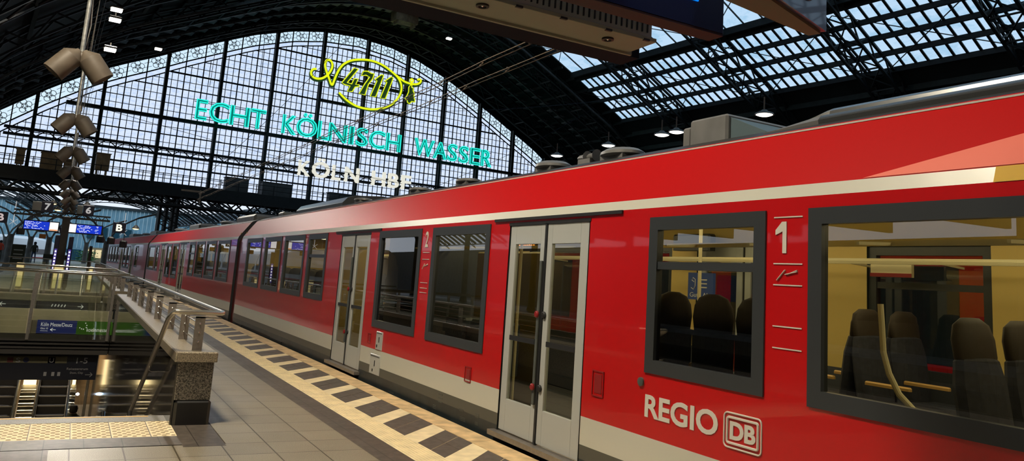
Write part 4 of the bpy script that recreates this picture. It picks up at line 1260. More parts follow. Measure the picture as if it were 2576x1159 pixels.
D4 = [(26.74, 19.1), (27.82, 20.79), (28.27, 20.76), (27.29, 19.22), (27.74, 19.18), (27.93, 19.74), (28.34, 19.82), (28.15, 19.21), (28.52, 19.25), (28.51, 19.07), (28.11, 18.95), (27.88, 18.45), (27.38, 18.39), (27.6, 18.94), (27.01, 18.98)]
D7 = [(28.62, 20.16), (28.79, 20.66), (29.23, 20.75), (29.64, 20.62), (29.93, 20.65), (29.82, 20.1), (29.43, 19.47), (29.19, 18.37), (28.58, 18.41), (29.05, 19.45), (29.49, 20.22), (29.09, 20.32)]
E1 = [(30.05, 20.09), (30.68, 20.71), (30.95, 20.71), (30.32, 18.41), (29.74, 18.36), (30.29, 20.01)]
E2 = [(31.1, 20.14), (31.75, 20.72), (31.99, 20.67), (31.35, 18.42), (30.79, 18.37), (31.34, 20.1)]
BE = [(33.75, 20.08), (33.77, 19.58), (33.63, 19.17), (33.43, 18.85), (33.68, 18.74), (33.77, 18.5), (33.95, 18.41), (34.14, 18.57), (34.17, 18.67), (34.58, 18.69), (34.52, 18.96), (34.39, 19.19), (34.43, 19.52), (34.26, 19.8), (34.27, 20.06), (34.06, 20.11), (34.08, 20.31), (33.93, 20.34)]
for P, nm in ((D4, 'figure_four'), (D7, 'figure_seven'), (E1, 'figure_one'), (E2, 'figure_one'), (BE, 'bell')):
    mb = MB(); mb.prism(P, SS-.1, SS+.1, lambda p, q, tt: (p, tt, q)); body = mb.build(nm, dkgreen, t, GM)
    mb = MB(); mb.tube([(a, SS-.18, b) for a, b in P], .05, 6, closed=True); mb.build('neon_tube', yelneon, body, GM)
mb = MB(); mb.tube([(34.03+.15*cos(k*pi/5), SS-.15, 20.81+.15*sin(k*pi/5)) for k in range(10)], .09, 6, closed=True); mb.build('neon_ring', yelneon, t, GM)
mb = MB()
for z in (18.0, 19.5, 21.0): mb.bar((26.5 if z < 20 else 27.5, SS+.2, z), (32.6 if z < 20 else 31.9, SS+.2, z), .06)
mb.build('support_rails', gableiron, t, GM)

# ------------------------------------------------------------------ loudspeaker pairs over the platform
drum = mat('drum_beige', (.125, .10, .075), .55, noise=.15, nscale=6)
galv = mat('galvanised', (.38, .39, .38), .4, metal=.5, noise=.25, nscale=18)
proto = thing('loudspeaker_pair', '', 'loudspeaker', (0, 0, 0), group='twin loudspeakers hanging over the platform')
mb = MB(); mb.tube([(0, 0, -.06), (0, 0, 1.02)], .028, 10); mb.build('hanging_pole', galv, proto, smooth=True)
mb = MB(); mb.bbox(-.06, .06, -.06, .06, 1.0, 1.14, .01); mb.tube([(0, 0, -.12), (0, 0, -.02)], .04, 10); mb.build('clamp', satin, proto)
for sgn in (-1, 1):
    M = Matrix.Rotation(sgn*radians(-(90-52)) , 4, 'Y')
    ax = Vector((sgn*cos(radians(52)), 0, -sin(radians(52))))
    z_ = ax; y_ = Vector((0, 1, 0)); x_ = y_.cross(z_).normalized()
    M = Matrix(((x_.x, y_.x, z_.x, 0), (x_.y, y_.y, z_.y, 0), (x_.z, y_.z, z_.z, 0), (0, 0, 0, 1)))
    M = Matrix.Translation((0, 0, .05)) @ M
    mb = MB(); mb.lathe([(.04, .04), (.05, .06), (.148, .16), (.152, .17), (.152, .49), (.146, .495), (.14, .47)], 22, M); d = mb.build('drum', drum, proto, smooth=True)
    mb = MB(); mb.lathe([(0.001, .455), (.142, .465)], 22, M); mb.build('grille', blackr, d)
mb = MB(); mb.tube([(.05, 0, 1.1), (.12, 0, 3.0), (.3, 0, 5.2)], .006, 5); mb.tube([(.03, .05, .9), (.06, .05, .4), (.02, .05, -.05)], .006, 5); mb.tube([(.08, 0, 1.1), (.1, 0, 2.5)], .008, 5); mb.build('cable', satin, proto)
spk = [(-.26, 12), (-.31, 17.8), (-.35, 23.5), (-.40, 29), (-.43, 34.5), (-.46, 40), (-.49, 45.5), (-.52, 51), (-.55, 56.5)]
for _o in []: pass
lab = ['large nearest twin drum loudspeaker hanging from a pole at the top left', 'second twin drum loudspeaker, just below the nearest one', 'third twin drum loudspeaker in the row, before the gable walkway',
       'fourth twin drum loudspeaker, level with the plywood boxes', 'fifth twin drum loudspeaker in the row', 'sixth twin drum loudspeaker, above the platform number signs', 'seventh twin drum loudspeaker, between the number signs 7 and 6', 'eighth and small twin drum loudspeaker near the portal beam', 'ninth and farthest twin drum loudspeaker']
for i, (x, y) in enumerate(spk):
    o = proto if i == 0 else copy_tree(proto)
    o.location = (x, y, 4.32); o['label'] = lab[i]
mb = MB(); mb.tube([(-.2, 4, 5.46), (-.55, 58, 5.46)], .012, 6)
tag(mb.build('suspension_cable', greysteel), 'long thin cable carrying the loudspeaker poles above the platform', 'cable')

# ------------------------------------------------------------------ portal with number signs and displays
pst = mat('portal_steel', (.06, .055, .045), .55, noise=.2, nscale=3)
lcd = mat('display_blue', (.0, .01, .3), .3, emit=(.0, .03, .55), es=1.0)
lcdw = mat('display_white', (.9, .9, .9), .3, emit=(1, 1, 1), es=.95)
lcdo = mat('display_orange', (.9, .3, .1), .3, emit=(1, .35, .12), es=.9)
t = thing('sign_portal', 'dark steel column with a cross beam carrying platform signs and displays', 'portal', (-.43, 39, 0))
mb = MB(); mb.bbox(-.58, -.28, 38.85, 39.15, 0, 3.1, .02); mb.build('column', pst, t)
mb = MB(); mb.box(-2.4, 1.25, 38.9, 39.1, 3.02, 3.10); mb.box(-2.4, 1.25, 38.9, 39.1, 3.2, 3.26)
for k in range(12): mb.bar((-2.4+.3*k, 39, 3.06), (-2.25+.3*k, 39, 3.22), .03); mb.bar((-2.25+.3*k, 39, 3.22), (-2.1+.3*k, 39, 3.06), .03)
mb.build('cross_beam', pst, t)


def cube(name, x0, x1, z0, z1, y, s, lab, fr=.0, tx=None, m=navy, cat='sign', mt=signwhite):
    t = thing(name, lab, cat, ((x0+x1)/2, y, z0))
    mb = MB(); mb.bbox(x0, x1, y, y+.12, z0, z1, .01); mb.build('panel', m, t)
    h = (z1-z0)*.66; w = (x1-x0)*.5 if tx is None else tx
    letters(s, ((x0+x1)/2-w/2, y-.005, z0+(z1-z0)*.17), X_, Z_, w, h, mt, t, .004, 'character', bold=.03)
    return t


greyside = mat('sign_side_grey', (.35, .36, .33), .5)
for x0, x1, s, lb in ((-1.42, -.98, '7', 'left navy platform number sign on the portal beam, figure seven'), (.14, .56, '6', 'right navy platform number sign on the portal beam, figure six')):
    t = cube('platform_number_sign', x0, x1, 3.22, 3.66, 38.7, s, lb)
    mb = MB(); mb.bbox(x0-.34 if s == '7' else x0-.24, x0-.01, 38.72, 38.95, 3.26, 3.62, .01); mb.build('grey_box', greyside, t)
cube('section_sign', -3.08, -2.58, 2.62, 3.08, 39, 'B', 'navy section sign B at the far left edge', mt=mat('pale_pink', (.6, .5, .5), .5, emit=(1, .8, .8), es=.5))
cube('section_sign', 1.40, 1.90, 2.58, 3.04, 39, 'B', 'navy section sign with a glowing B, left of the red train roof', mt=mat('glow_letter', (1, 1, .8), .5, emit=(1, .97, .75), es=1.1))
for x0, x1, lb, fl in ((-2.0, -.66, 'blue departure display left of the portal column', 0), (-.36, 1.02, 'blue departure display right of the portal column', 1)):
    t = thing('departure_display', lb, 'display', ((x0+x1)/2, 39, 2.42))
    mb = MB(); mb.bbox(x0, x1, 38.95, 39.15, 2.40, 2.84, .015); mb.build('housing', blackr, t)
    w0, w1 = (x0+.04, x1-.38) if not fl else (x0+.36, x1-.06)
    mb = MB(); mb.box(w0, w1, 38.94, 38.95, 2.45, 2.80); sc = mb.build('screen', lcd, t)
    v0, v1 = (x1-.36, x1-.04) if not fl else (x0+.04, x0+.34)
    mb = MB(); mb.box(v0, v1, 38.94, 38.95, 2.45, 2.80); mb.build('white_panel', lcdw, t)
    if not fl:
        mb = MB(); mb.box(v0+.01, v1-.01, 38.935, 38.94, 2.455, 2.50); mb.build('orange_band', lcdo, t)
    random.seed(11+fl); mb = MB()
    for r_ in range(7):
        x = w0+.03; z = 2.76-.045*r_
        while x < w1-.12:
            l = random.uniform(.02, .10)
            if random.random() < (.75 if x < (w0+w1)/2 else .35): mb.box(x, x+l, 38.933, 38.94, z-.008, z+.010)
            x += l+.02
    mb.build('text_lines', lcdw, sc)
    mb = MB()
    for x in (x0+.3, x1-.3): mb.tube([(x, 39.05, 2.84), (x, 39.05, 3.018)], .015, 6)
    mb.build('hanger', pst, t)
purple = mat('poster_lit', (.05, .03, .2), .4, emit=(.12, .08, .5), es=.5)
for x, lb in ((-.74, 'navy information stele left of the portal column'), (-.22, 'navy information stele right of the portal column')):
    t = thing('information_stele', lb, 'information board', (x+.07, 38.8, 0))
    mb = MB(); mb.bbox(x, x+.18, 38.7, 38.8, .1, 2.25, .01); mb.build('board', navy, t)
    mb = MB(); mb.box(x+.04, x+.14, 38.69, 38.7, .8, 1.7); mb.build('poster', purple, t)
    for k in range(6): mb = MB(); mb.box(x+.06, x+.12, 38.68, 38.69, .85+.14*k, .93+.14*k); mb.build('lettering', lcdw, t)
    mb = MB(); mb.box(x+.03, x+.15, 38.68, 38.82, 0, .1); mb.build('foot', pst, t)
for x, lb in ((-1.88, 'small navy sign A above the left orange board'), (-1.06, 'small navy sign A next to the information stele')):
    cube('section_sign', x, x+.32, 2.6, 2.95, 52, 'A', lb)
    t = thing('orange_board', 'orange hanging board under '+('the left' if x < -1.5 else 'the right')+' small A sign', 'sign', (x+.2, 52, 2.25))
    mb = MB(); mb.bbox(x+.08, x+.42, 52.1, 52.2, 2.25, 2.5, .02); mb.build('panel', mat('orange_panel', (.45, .16, .02), .5), t)
for x, z, y, lb in ((-2.42, 2.72, 40, 'white St Andrew cross signal on the left, below the section sign'), (1.86, 2.62, 39.5, 'white St Andrew cross signal beside the glowing section sign')):
    mb = MB()
    mb.bar((x-.14, y, z-.12), (x+.14, y, z+.12), .02, .05, (0, 1, 0)); mb.bar((x-.14, y-.02, z+.12), (x+.14, y-.02, z-.12), .02, .05, (0, 1, 0)); mb.bar((x, y+.05, z), (x, y+.05, z+.9), .03)
    tag(mb.build('cross_signal', signwhite), lb, 'signal')
for x, z, y, lb in ((1.42, 2.25, 39.6, 'round black signal head under the glowing section sign'), (1.02, 2.3, 41, 'black signal head under the right departure display'), (2.0, 2.15, 41, 'low black signal head next to the far red train'), (-2.15, 2.4, 41, 'black signal head left of the left departure display')):
    t = thing('signal_head', lb, 'signal', (x, y, z))
    mb = MB(); mb.bbox(x-.16, x+.16, y, y+.2, z-.18, z+.16, .07); mb.build('housing', blackr, t)
    mb = MB(); mb.lathe([(.06, 0), (.065, .08)], 12, Matrix.Translation((x+.04, y, z-.06)) @ Matrix.Rotation(pi/2, 4, 'X')); mb.build('hood', blackr, t)
    mb = MB(); mb.bar((x, y+.1, z+.15), (x, y+.1, z+.9), .03); mb.build('hanger', pst, t)
for x, y, z, lb in ((-1.15, 44, 3.85, 'orange glowing lamp above the left platform number sign'), (.30, 44, 3.92, 'orange glowing lamp above the right platform number sign'), (-.98, 47, 3.7, 'small warm lamp left of the far loudspeakers'), (-2.3, 50, 2.9, 'orange lamp over the left departure display'), (2.55, 43, 2.95, 'orange lamp above the far train roof'), (-.6, 58, 3.5, 'bright warm lamp under the farthest loudspeaker')):
    t = thing('pendant_lamp', lb, 'lamp', (x, y, z))
    mb = MB(); mb.lathe([(.05, .18), (.16, .05), (.18, 0)], 14, Matrix.Translation((x, y, z))); mb.build('shade', pst, t, smooth=True)
    mb = MB(); mb.lathe([(.16, .01), (.10, -.03), (.0001, -.05)], 14, Matrix.Translation((x, y, z))); mb.build('bulb', warm_e, t)
    mb = MB(); mb.tube([(x, y, z+.15), (x, y, z+.5)], .01, 5); mb.build('cord', pst, t)

# ------------------------------------------------------------------ near overhead displays
housing = mat('display_housing', (.30, .33, .33), .6)
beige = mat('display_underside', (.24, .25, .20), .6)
t = thing('platform_display', 'big grey LED platform display with vent slots, seen from below at top centre', 'display', (1.6, 3.5, 3.0))
mb = MB(); mb.bbox(.6, 2.68, 3.36, 3.60, 3.02, 3.6, .012); mb.build('housing', housing, t, bevel=.004)
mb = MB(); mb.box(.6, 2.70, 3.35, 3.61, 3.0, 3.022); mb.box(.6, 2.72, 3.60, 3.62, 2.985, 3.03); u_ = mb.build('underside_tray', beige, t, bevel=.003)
mb = MB(); mb.box(.5, 2.79, 3.62, 3.80, 2.985, 3.7); mb.build('display_frame', mat('frame_plum', (.010, .012, .022), .8, spec=.1), t)
mb = MB()
x = 1.30
while x < 2.64: mb.box(x, x+.007, 3.350, 3.358, 3.045, 3.10); x += .036
mb.build('vent_slots', blackr, t)
for x, y in ((1.65, 3.45), (2.45, 3.47)):
    mb = MB(); M = Matrix.Translation((x, y, 3.0)) @ Matrix.Rotation(pi, 4, 'X'); mb.lathe([(.034, 0), (.034, .01), (.022, .012), (.018, .004), (.0001, .004)], 18, M); mb.build('recessed_lamp', blackr, t, smooth=True)
    mb = MB(); mb.lathe([(.008, .006), (.0001, .012)], 8, M); mb.build('lamp_lens', chromeh, t)
for x in (1.81, 2.08, 2.37, 2.63):
    mb = MB(); mb.box(x-.02, x+.02, 3.346, 3.362, 2.996, 3.008); mb.build('latch', blackr, t)
mb = MB()
for x in (1.0, 2.3): mb.tube([(x, 3.5, 3.6), (x, 3.5, 6.5)], .03, 8)
mb.build('hanger', satin, t)
t = thing('blue_platform_sign', 'dark blue overhead platform sign with bright blue screen corner', 'sign', (1.9, 3.06, 3.0))
mb = MB(); mb.bbox(.9, 2.87, 3.0, 3.12, 3.0, 3.7, .008); mb.build('panel', mat('panel_blue', (.004, .007, .045), .3, coat=.3), t)
mb = MB(); mb.box(.9, 2.87, 3.005, 3.115, 2.988, 3.0); mb.build('underside', mat('underside_red_reflection', (.018, .006, .012), .6), t)  # maroon tint paints in the red train's reflection
mb = MB(); mb.box(1.2, 2.68, 2.992, 3.0, 3.135, 3.6); mb.build('screen', mat('screen_blue', (.0, .2, .8), .3, emit=(.0, .20, .85), es=1.0), t)
mb = MB()
for x in (1.2, 2.5): mb.tube([(x, 3.06, 3.7), (x, 3.06, 6.5)], .03, 8)
mb.build('hanger', satin, t)
t = thing('platform_number_board', 'slate blue hanging board with beige lower edge and part of a curved numeral', 'sign', (2.9, 2.6, 3.0))
A, B, C_, D_ = (2.62, 2.44), (3.23, 2.64), (3.18, 2.72), (2.50, 2.62)
mb = MB(); mb.prism([A, B, C_, D_], 3.0, 3.9, lambda p, q, tt: (p, q, tt)); mb.build('panel', mat('board_slate', (.06, .075, .14), .35, coat=.4), t)
mb = MB(); mb.prism([(A[0]-.02, A[1]+.02), (B[0]-.03, B[1]+.012), (C_[0], C_[1]-.01), (D_[0], D_[1]-.01)], 2.985, 3.0, lambda p, q, tt: (p, q, tt)); mb.build('lower_edge', mat('edge_beige', (.13, .12, .08), .6), t)
dv = Vector((B[0]-A[0], B[1]-A[1], 0)).normalized(); nn = Vector((dv.y, -dv.x, 0))
cen = Vector((A[0], A[1], 0))+dv*.38+nn*.002+Vector((0, 0, 3.32))
mb = MB(); mb.tube([tuple(cen+dv*.17*cos(k*pi/12)+Vector((0, 0, .22*sin(k*pi/12)))) for k in range(24)], .012, 6, closed=True); mb.build('numeral', mat('numeral_grey', (.2, .2, .24), .5), t)
mb = MB(); mb.tube([(2.88, 2.6, 3.9), (2.88, 2.6, 6.5)], .03, 8); mb.build('hanger', satin, t)

# ------------------------------------------------------------------ overhead line
wirem = mat('wire_bronze', (.20, .16, .12), .5, metal=.3)
for x, ye, lb in ((5.32, 44, 'lower clamped catenary wire pair running above the red train'), (4.88, 40, 'upper clamped catenary wire pair running above the red train')):
    t = thing('catenary', lb, 'overhead wire', (x, 20, 4.75))
    for dx, dz in ((-.02, .02), (.02, -.015)):
        mb = MB(); n = 40; mb.tube([(x+dx, -3+(ye+3)*i/n, 4.75+dz+.012*sin(i*1.7)) for i in range(n+1)], .0085, 6); mb.build('wire', wirem, t)
    y = -1.5
    while y < ye:
        mb = MB(); mb.bar((x-.03, y, 4.72), (x+.03, y, 4.79), .02, .015); mb.tube([(x-.03, y-.03, 4.78), (x, y, 4.80), (x+.03, y+.03, 4.76)], .006, 5); mb.build('clamp', wirem, t); y += 1.45
t = thing('catenary_bracket', 'weathered beam bracket anchoring the catenary wires beneath the gable walkway', 'bracket', (5.2, 46, 5.4))
mb = MB(); mb.box(4.7, 5.9, 45.95, 46.05, 5.30, 5.40); mb.bar((5.7, 46, 5.35), (5.7, 46, 4.7), .08); mb.build('beam', pst, t)
mb = MB(); mb.bar((5.7, 46, 5.4), (7.6, 62, 6.7), .05); mb.build('stay', wirem, t)
SPW = [((14.1, 62, 8.1), (24.3, 62, 21.5), 'thin span wire crossing the left of the turquoise first word up to the gable crown'), ((15.2, 61, 8.8), (19.5, 61, 10.0), 'short span wire under the turquoise first word'),
       ((34.0, 62, 9.7), (46.6, 55.6, 18.3), 'span wire from the turquoise last word to the right skylight'), ((26.8, 60, 15.0), (46.8, 50.5, 18.6), 'long span wire from below the neon emblem to the right roof'), ((4, 63, 12.4), (31, 63, 9.6), 'slack span wire crossing low over the left gable')]
for p, q, lb in SPW:
    p, q = Vector(p), Vector(q); mb = MB(); n = 14; mb.tube([p.lerp(q, k/n)-Vector((0, 0, .4*sin(pi*k/n))) for k in range(n+1)], .018, 5)
    tag(mb.build('span_wire', gableiron, None, GM), lb, 'wire')
wires2 = [((3.5, 40, 12), (3.5, 20, 12.6)), ((9.5, 48, 15), (9.3, 30, 17))]
for i, (u0, z0, z1) in enumerate(((16.0, 9, 20.2), (12.6, 9, 18.5), (5.2, 13.4, 14.6))):
    mb = MB(); mb.tube([(u0, 58, z0+(5 if u0 > 6 else -1)), (u0+.1, 58, z1)], .02, 5)
    tag(mb.build('suspension_rod', gableiron, None, GM), ['thin vertical rod hanging left of the second thick mullion', 'thin vertical rod left of its twin, near the left gable', 'short rod hanging by the upper floodlights'][i], 'rod')

# ------------------------------------------------------------------ lamps of the hall
domem = mat('lamp_dome', (.25, .25, .24), .4)
lampw = mat('lamp_face', (1, 1, 1), emit=(1, .93, .8), es=7)
lbs = ['nearest hall lamp glowing above the roof fairing', 'right lamp of the close pair above the train roof', 'left lamp of the close pair above the train roof', 'hall lamp above the large roof vent', 'farthest hall lamp, at the foot of the gable arch']
for (y, lb) in zip((15.1, 18.7, 19.4, 22.3, 25.7), lbs):
    t = thing('hall_lamp', lb, 'lamp', (16, y, 6.60), group='lamps over the tracks on the right')
    mb = MB(); mb.lathe([(.06, .14), (.1, .10), (.24, .04), (.27, 0)], 18, Matrix.Translation((16, y, 6.60))); mb.build('dome', pst, t, smooth=True)
    mb = MB(); mb.lathe([(.25, .01), (.15, -.03), (.0001, -.05)], 18, Matrix.Translation((16, y, 6.60))); mb.build('lamp_face', lampw, t)
    mb = MB(); mb.tube([(16, y, 6.7), (16, y, 7.1)], .02, 6); mb.build('hanger', pst, t)
fl = [(4.12, 40, 13.0, 'upper of the two stacked floodlights at the top left'), (4.12, 40, 12.5, 'lower of the two stacked floodlights at the top left'), (4.1, 40, 11.05, 'single floodlight below the stacked pair at the top left')]
floods = []


def flood(u, s, z, lb, group='floodlights on the left of the vault', w=.55):
    t = thing('floodlight', lb, 'floodlight', gloc(u, s, z), GY, group)
    mb = MB(); mb.bbox(u-w/2, u+w/2, s-.12, s+.22, z+.02, z+.14, .03); mb.build('housing', pst, t, GM)
    mb = MB(); mb.box(u-w/2+.04, u+w/2-.04, s-.13, s+.18, z-.10, z+.02); mb.build('lamp_face', white_e, t, GM)
    mb = MB(); mb.bar((u, s+.1, z+.1), (u, s+.1, z+.32), .05); mb.build('bracket', pst, t, GM)


for u, s, z, lb in fl: flood(u, s, z, lb)
flood(8.9, 58, 16.0, 'faint small floodlight above the left gable frieze', 'small floodlights near the gable', .5)
flood(31.8, 58, 22.2, 'faint small floodlight right of the gable crown', 'small floodlights near the gable', .5)

# ------------------------------------------------------------------ beyond the gable: canopies, building, trains, trees
canm = mat('canopy_blue_grey', (.07, .11, .14), .6, noise=.2, nscale=.5)
canr = mat('canopy_rib', (.03, .045, .05), .6)


def canopy(uc, half, zc, ze, s0, s1, nm):
    r = sroot(nm); mb = MB(); s = s0
    f = lambda a: zc-(zc-ze)*(a/half)**2
    while s < s1:
        n = 12
        for i in range(n):
            if i in (2, 9) and int(s*3) % 2: continue
            a = -half+2*half*i/n; b = -half+2*half*(i+1)/n
            mb.add([(uc+a, s, f(a)), (uc+b, s, f(b)), (uc+b, s+.85, f(b)), (uc+a, s+.85, f(a))], [(0, 1, 2, 3)])
            mb.add([(uc+a, s, f(a)+.06), (uc+b, s, f(b)+.06), (uc+b, s+.85, f(b)+.06), (uc+a, s+.85, f(a)+.06)], [(3, 2, 1, 0)])
        s += 1.75
    mb.build('roof_strips', canm, r, GM)
    s = s0
    while s < s1:
        mb = MB(); n = 16
        for i in range(n):
            a = -half+2*half*i/n; b = -half+2*half*(i+1)/n
            mb.bar((uc+a, s, f(a)-.05), (uc+b, s, f(b)-.05), .12, .12); mb.bar((uc+a, s, f(a)-.5), (uc+b, s, f(b)-.5), .08, .08)
            mb.bar((uc+a, s, f(a)-(.05 if i % 2 else .5)), (uc+b, s, f(b)-(.5 if i % 2 else .05)), .05)
        mb.build('arch_rib', canr, r, GM); s += 9
    mb = MB()
    for i in range(9):
        a = -half+2*half*i/8; mb.box(uc+a-.06, uc+a+.06, s0, s1, f(a)-.12, f(a)-.02)
    mb.build('purlins', canr, r, GM)


canopy(-1.5, 7.2, 8.0, 5.6, 73, 104, 'canopy_roof')
canopy(13.2, 7.2, 8.0, 5.6, 73, 106, 'canopy_roof')
canopy(28, 7.2, 8.0, 5.6, 73, 110, 'canopy_roof')
canopy(-16.2, 7.2, 8.0, 5.6, 73, 96, 'canopy_roof')
colm = mat('column_grey', (.13, .13, .115), .6, noise=.25, nscale=2)


def treecol(x, y, lb, h=2.6, r=.26):
    t = thing('branching_column', lb, 'column', (x, y, 0), group='branching canopy columns')
    mb = MB(); mb.lathe([(r*1.3, .0), (r, .35), (r*.85, h), (r*1.1, h+.15)], 12, Matrix.Translation((x, y, 0))); mb.build('trunk', colm, t, smooth=True)
    for dx, dy in ((-1, -1), (1, -1), (-1, 1), (1, 1)):
        mb = MB(); P = [(x+dx*(.1+.25*k+.16*k*k), y+dy*(.1+.2*k), h+1.05*k-.08*k*k) for k in range(5)]
        mb.tube(P, .07, 6); mb.build('branch', colm, t, smooth=True)


for x, y, lb in ((-4.7, 78, 'branching column in front of the white train, at the far left'), (-3.5, 84, 'branching column left of the standing person'), (-1.95, 80, 'branching column behind the left departure display'), (2.5, 79, 'branching column right of the blue glass building'), (1.2, 100, 'slim branching column under the right departure display'), (-6.5, 100, 'branching column beyond the far left one')): treecol(x, y, lb)
t = thing('girder_pier', 'massive dark riveted pier carrying the gable girder, behind the red train', 'pier', gloc(13.2, 69.5, -1), GY)
for du in (-.75, -.25, .25, .6):
    mb = MB(); mb.box(13.2+du-.09, 13.2+du+.09, 69.0, 69.9, -1, 6.7); mb.build('flange', iron, t, GM)
mb = MB()
for k in range(10): mb.bar((12.5, 69.1, -.8+.75*k), (13.8, 69.1, -.1+.75*k), .08); mb.bar((13.8, 69.1, -.8+.75*k), (12.5, 69.1, -.1+.75*k), .08)
mb.build('lacing', iron, t, GM)

facade = mat('facade_blue', (.36, .62, .74), .3, noise=.12, nscale=.6)
fwin = mat('facade_window', (.03, .10, .14), .1)
t = thing('office_building', 'blue glass-clad building with vertical ribs behind the platforms', 'building', (4, 130, -1))
mb = MB(); mb.box(-14, 22, 130, 138, -1, 8.2); mb.build('wall', facade, t)
mb = MB(); x = -14
while x < 22: mb.box(x, x+.10, 129.75, 130, 2.2, 8.2); x += .55
mb.build('ribs', mat('facade_rib', (.55, .75, .82), .4), t)
for k in range(14): mb = MB(); x = -13.5+2.5*k; mb.box(x, x+2.0, 129.9, 130.02, -.4, 2.0); mb.box(x, x+2, 129.85, 129.95, .75, .85); mb.build('window', fwin, t)
for k in range(4): mb = MB(); x = 2.0+1.6*k; mb.box(x-.6, x+.4, 129.6, 129.9, 3.8, 5.4); mb.build('window', fwin, t)
mb = MB(); mb.box(-14.2, 22.2, 129.6, 138, 8.2, 8.6); mb.build('parapet', canr, t)
t = thing('low_building', 'low pale building with lit windows behind the green bushes', 'building', (3, 122, -1))
mb = MB(); mb.box(1.6, 4.6, 124, 126, -1, 2.4); mb.build('wall', mat('ochre_wall', (.35, .30, .18), .7), t)
for k in range(3): mb = MB(); mb.box(1.8+.95*k, 2.5+.95*k, 123.9, 124, 1.0, 2.1); mb.build('window', mat('lit_window', (.8, .6, .3), .4, emit=(1, .8, .45), es=.6), t)
leaf = mat('hedge_leaf', (.03, .11, .02), .7, col2=(.06, .20, .04), nscale=4)
rnd = random.Random(5)
for cx, cy, rr, hh, lb in ((1.6, 112, 1.1, 1.35, 'green bush right of the information steles'), (4.3, 113, .7, 1.0, 'smaller green bush beside it, before the right column')):
    mb = MB()
    for k in range(900):
        a, b, c = rnd.gauss(0, .42), rnd.gauss(0, .42), rnd.random()
        p = Vector((cx+a*rr, cy+b*rr, .45+c*hh)); d = Vector((rnd.uniform(-1, 1), rnd.uniform(-1, 1), rnd.uniform(-1, 1))).normalized()*.11; e = d.orthogonal().normalized()*.07
        mb.add([p-d, p+e, p+d, p-e], [(0, 1, 2, 3)])
    t = thing('bush', lb, 'bush', (cx, cy, .45)); mb.build('foliage', leaf, t)
    mb = MB(); mb.tube([(cx, cy, .4), (cx+.1, cy, 1.2)], .06, 6); mb.build('stem', colm, t)

# white high-speed train on the left, curving right
wht = mat('train_white', (.85, .88, .90), .3, coat=.3)
icered = mat('train_red_stripe', (.45, .01, .02), .4)
icewin = mat('train_dark_window', (.02, .03, .04), .15)
t = thing('white_express_train', 'white express train with a thin red stripe, on the tracks at the far left', 'train', (-8, 80, -.9))
path = [Vector(p) for p in ((-8.4, 47, 0), (-8.9, 68, 0), (-10.6, 88, 0), (-9.6, 104, 0), (-.4, 119.5, 0))]
prof_i = [(-1.35, -.75), (-1.45, .2), (-1.45, 1.1), (-1.38, 2.0), (-1.15, 2.75), (-.7, 3.05), (0, 3.1)]
prof_i += [(-a, b) for a, b in reversed(prof_i[:-1])]


def icecar(a, b, nose=False):
    d = (b-a).normalized(); s_ = Vector((d.y, -d.x, 0)); L = (b-a).length
    rows = []; st = [(0, 1), (L, 1)] if not nose else [(0, 1), (L*.55, 1), (L*.7, .93), (L*.82, .76), (L*.92, .52), (L, .22)]
    for t_, k in st: rows.append([a+d*t_+s_*(p*(.5+.5*k))+Vector((0, 0, -.75+(q+.75)*k)) for p, q in prof_i])
    mb = MB(); mb.loft(rows); c = mb.build('carriage', wht, t, smooth=True)
    for sg in (-1, 1):
        o_ = s_*sg*1.47; mb = MB(); lw = L if not nose else L*.66
        mb.bar(a+o_+Vector((0, 0, .62)), a+d*lw+o_+Vector((0, 0, .62)), .03, .16); mb.build('red_stripe', icered, t)
        mb = MB(); mb.bar(a+o_*.995+d*.6+Vector((0, 0, 1.35)), a+d*(lw-.6)+o_*.995+Vector((0, 0, 1.35)), .05, .62); mb.build('window_band', icewin, t)
    if nose: mb = MB(); mb.add([rows[3][5]+Vector((0, 0, .03)), rows[4][5]+Vector((0, 0, .03)), rows[4][7]+Vector((0, 0, .03)), rows[3][7]+Vector((0, 0, .03))], [(0, 1, 2, 3)]); mb.build('windscreen', icewin, t)


for i in range(4): icecar(path[i]+(path[i+1]-path[i]).normalized()*.25, path[i+1]-(path[i+1]-path[i]).normalized()*.1, i == 3)
t = thing('red_train_beyond', 'second red train on the next track, glimpsed through the near train windows', 'train', (9.1, 5, -.95))
mb = MB(); mb.loft([[Vector((9.1+a*1.02, y, b)) for a, b in PROF]+[Vector((9.1+2.8-a, y, b)) for a, b in reversed(PROF[:-1])] for y in (-18, 72)]); mb.build('car_body', red, t)
mb = MB()
for k in range(43): mb.box(9.085, 9.1, -17+2.05*k, -15.4+2.05*k, 1.0, 2.15)
mb.build('windows', icewin, t)
mb = MB(); mb.box(9.09, 9.1, -18, 72, 2.3, 2.38); mb.box(9.09, 9.1, -18, 72, .25, .49); mb.build('cream_stripes', cream, t)

# left side of the hall: aisle roof, neighbouring platform and an outer wall added to cut sky reflections
mb = MB(); mb.box(-30, -3.4, -25, 70, 6.6, 6.8)
for k in range(14): mb.box(-30, -3.4, -24+7*k, -23.7+7*k, 5.9, 6.6)
struct(mb, 'ceiling_left', roofm, GM)
mb = MB(); mb.box(-31, -30.5, -25, 190, -1, 5.6); mb.box(-30.5, -15, 150, 151, -1, 7.5); struct(mb, 'wall_left_added', brick, GM)  # unseen wall, raised and lengthened to dim reflections in the train
mb = MB(); mb.box(-19, -14, -20, 110, -.5, 0); struct(mb, 'platform_left', granite)
for k in range(9):
    treecol(-16.5, -6+9.55*k, ['roof column %s on the neighbouring platform' % w for w in ('furthest behind', 'behind', 'opposite', 'level with the stair opening', 'level with the bridge', 'level with the escalators', 'level with the portal', 'past the portal', 'nearest the gable')][k], 4.6, .22)

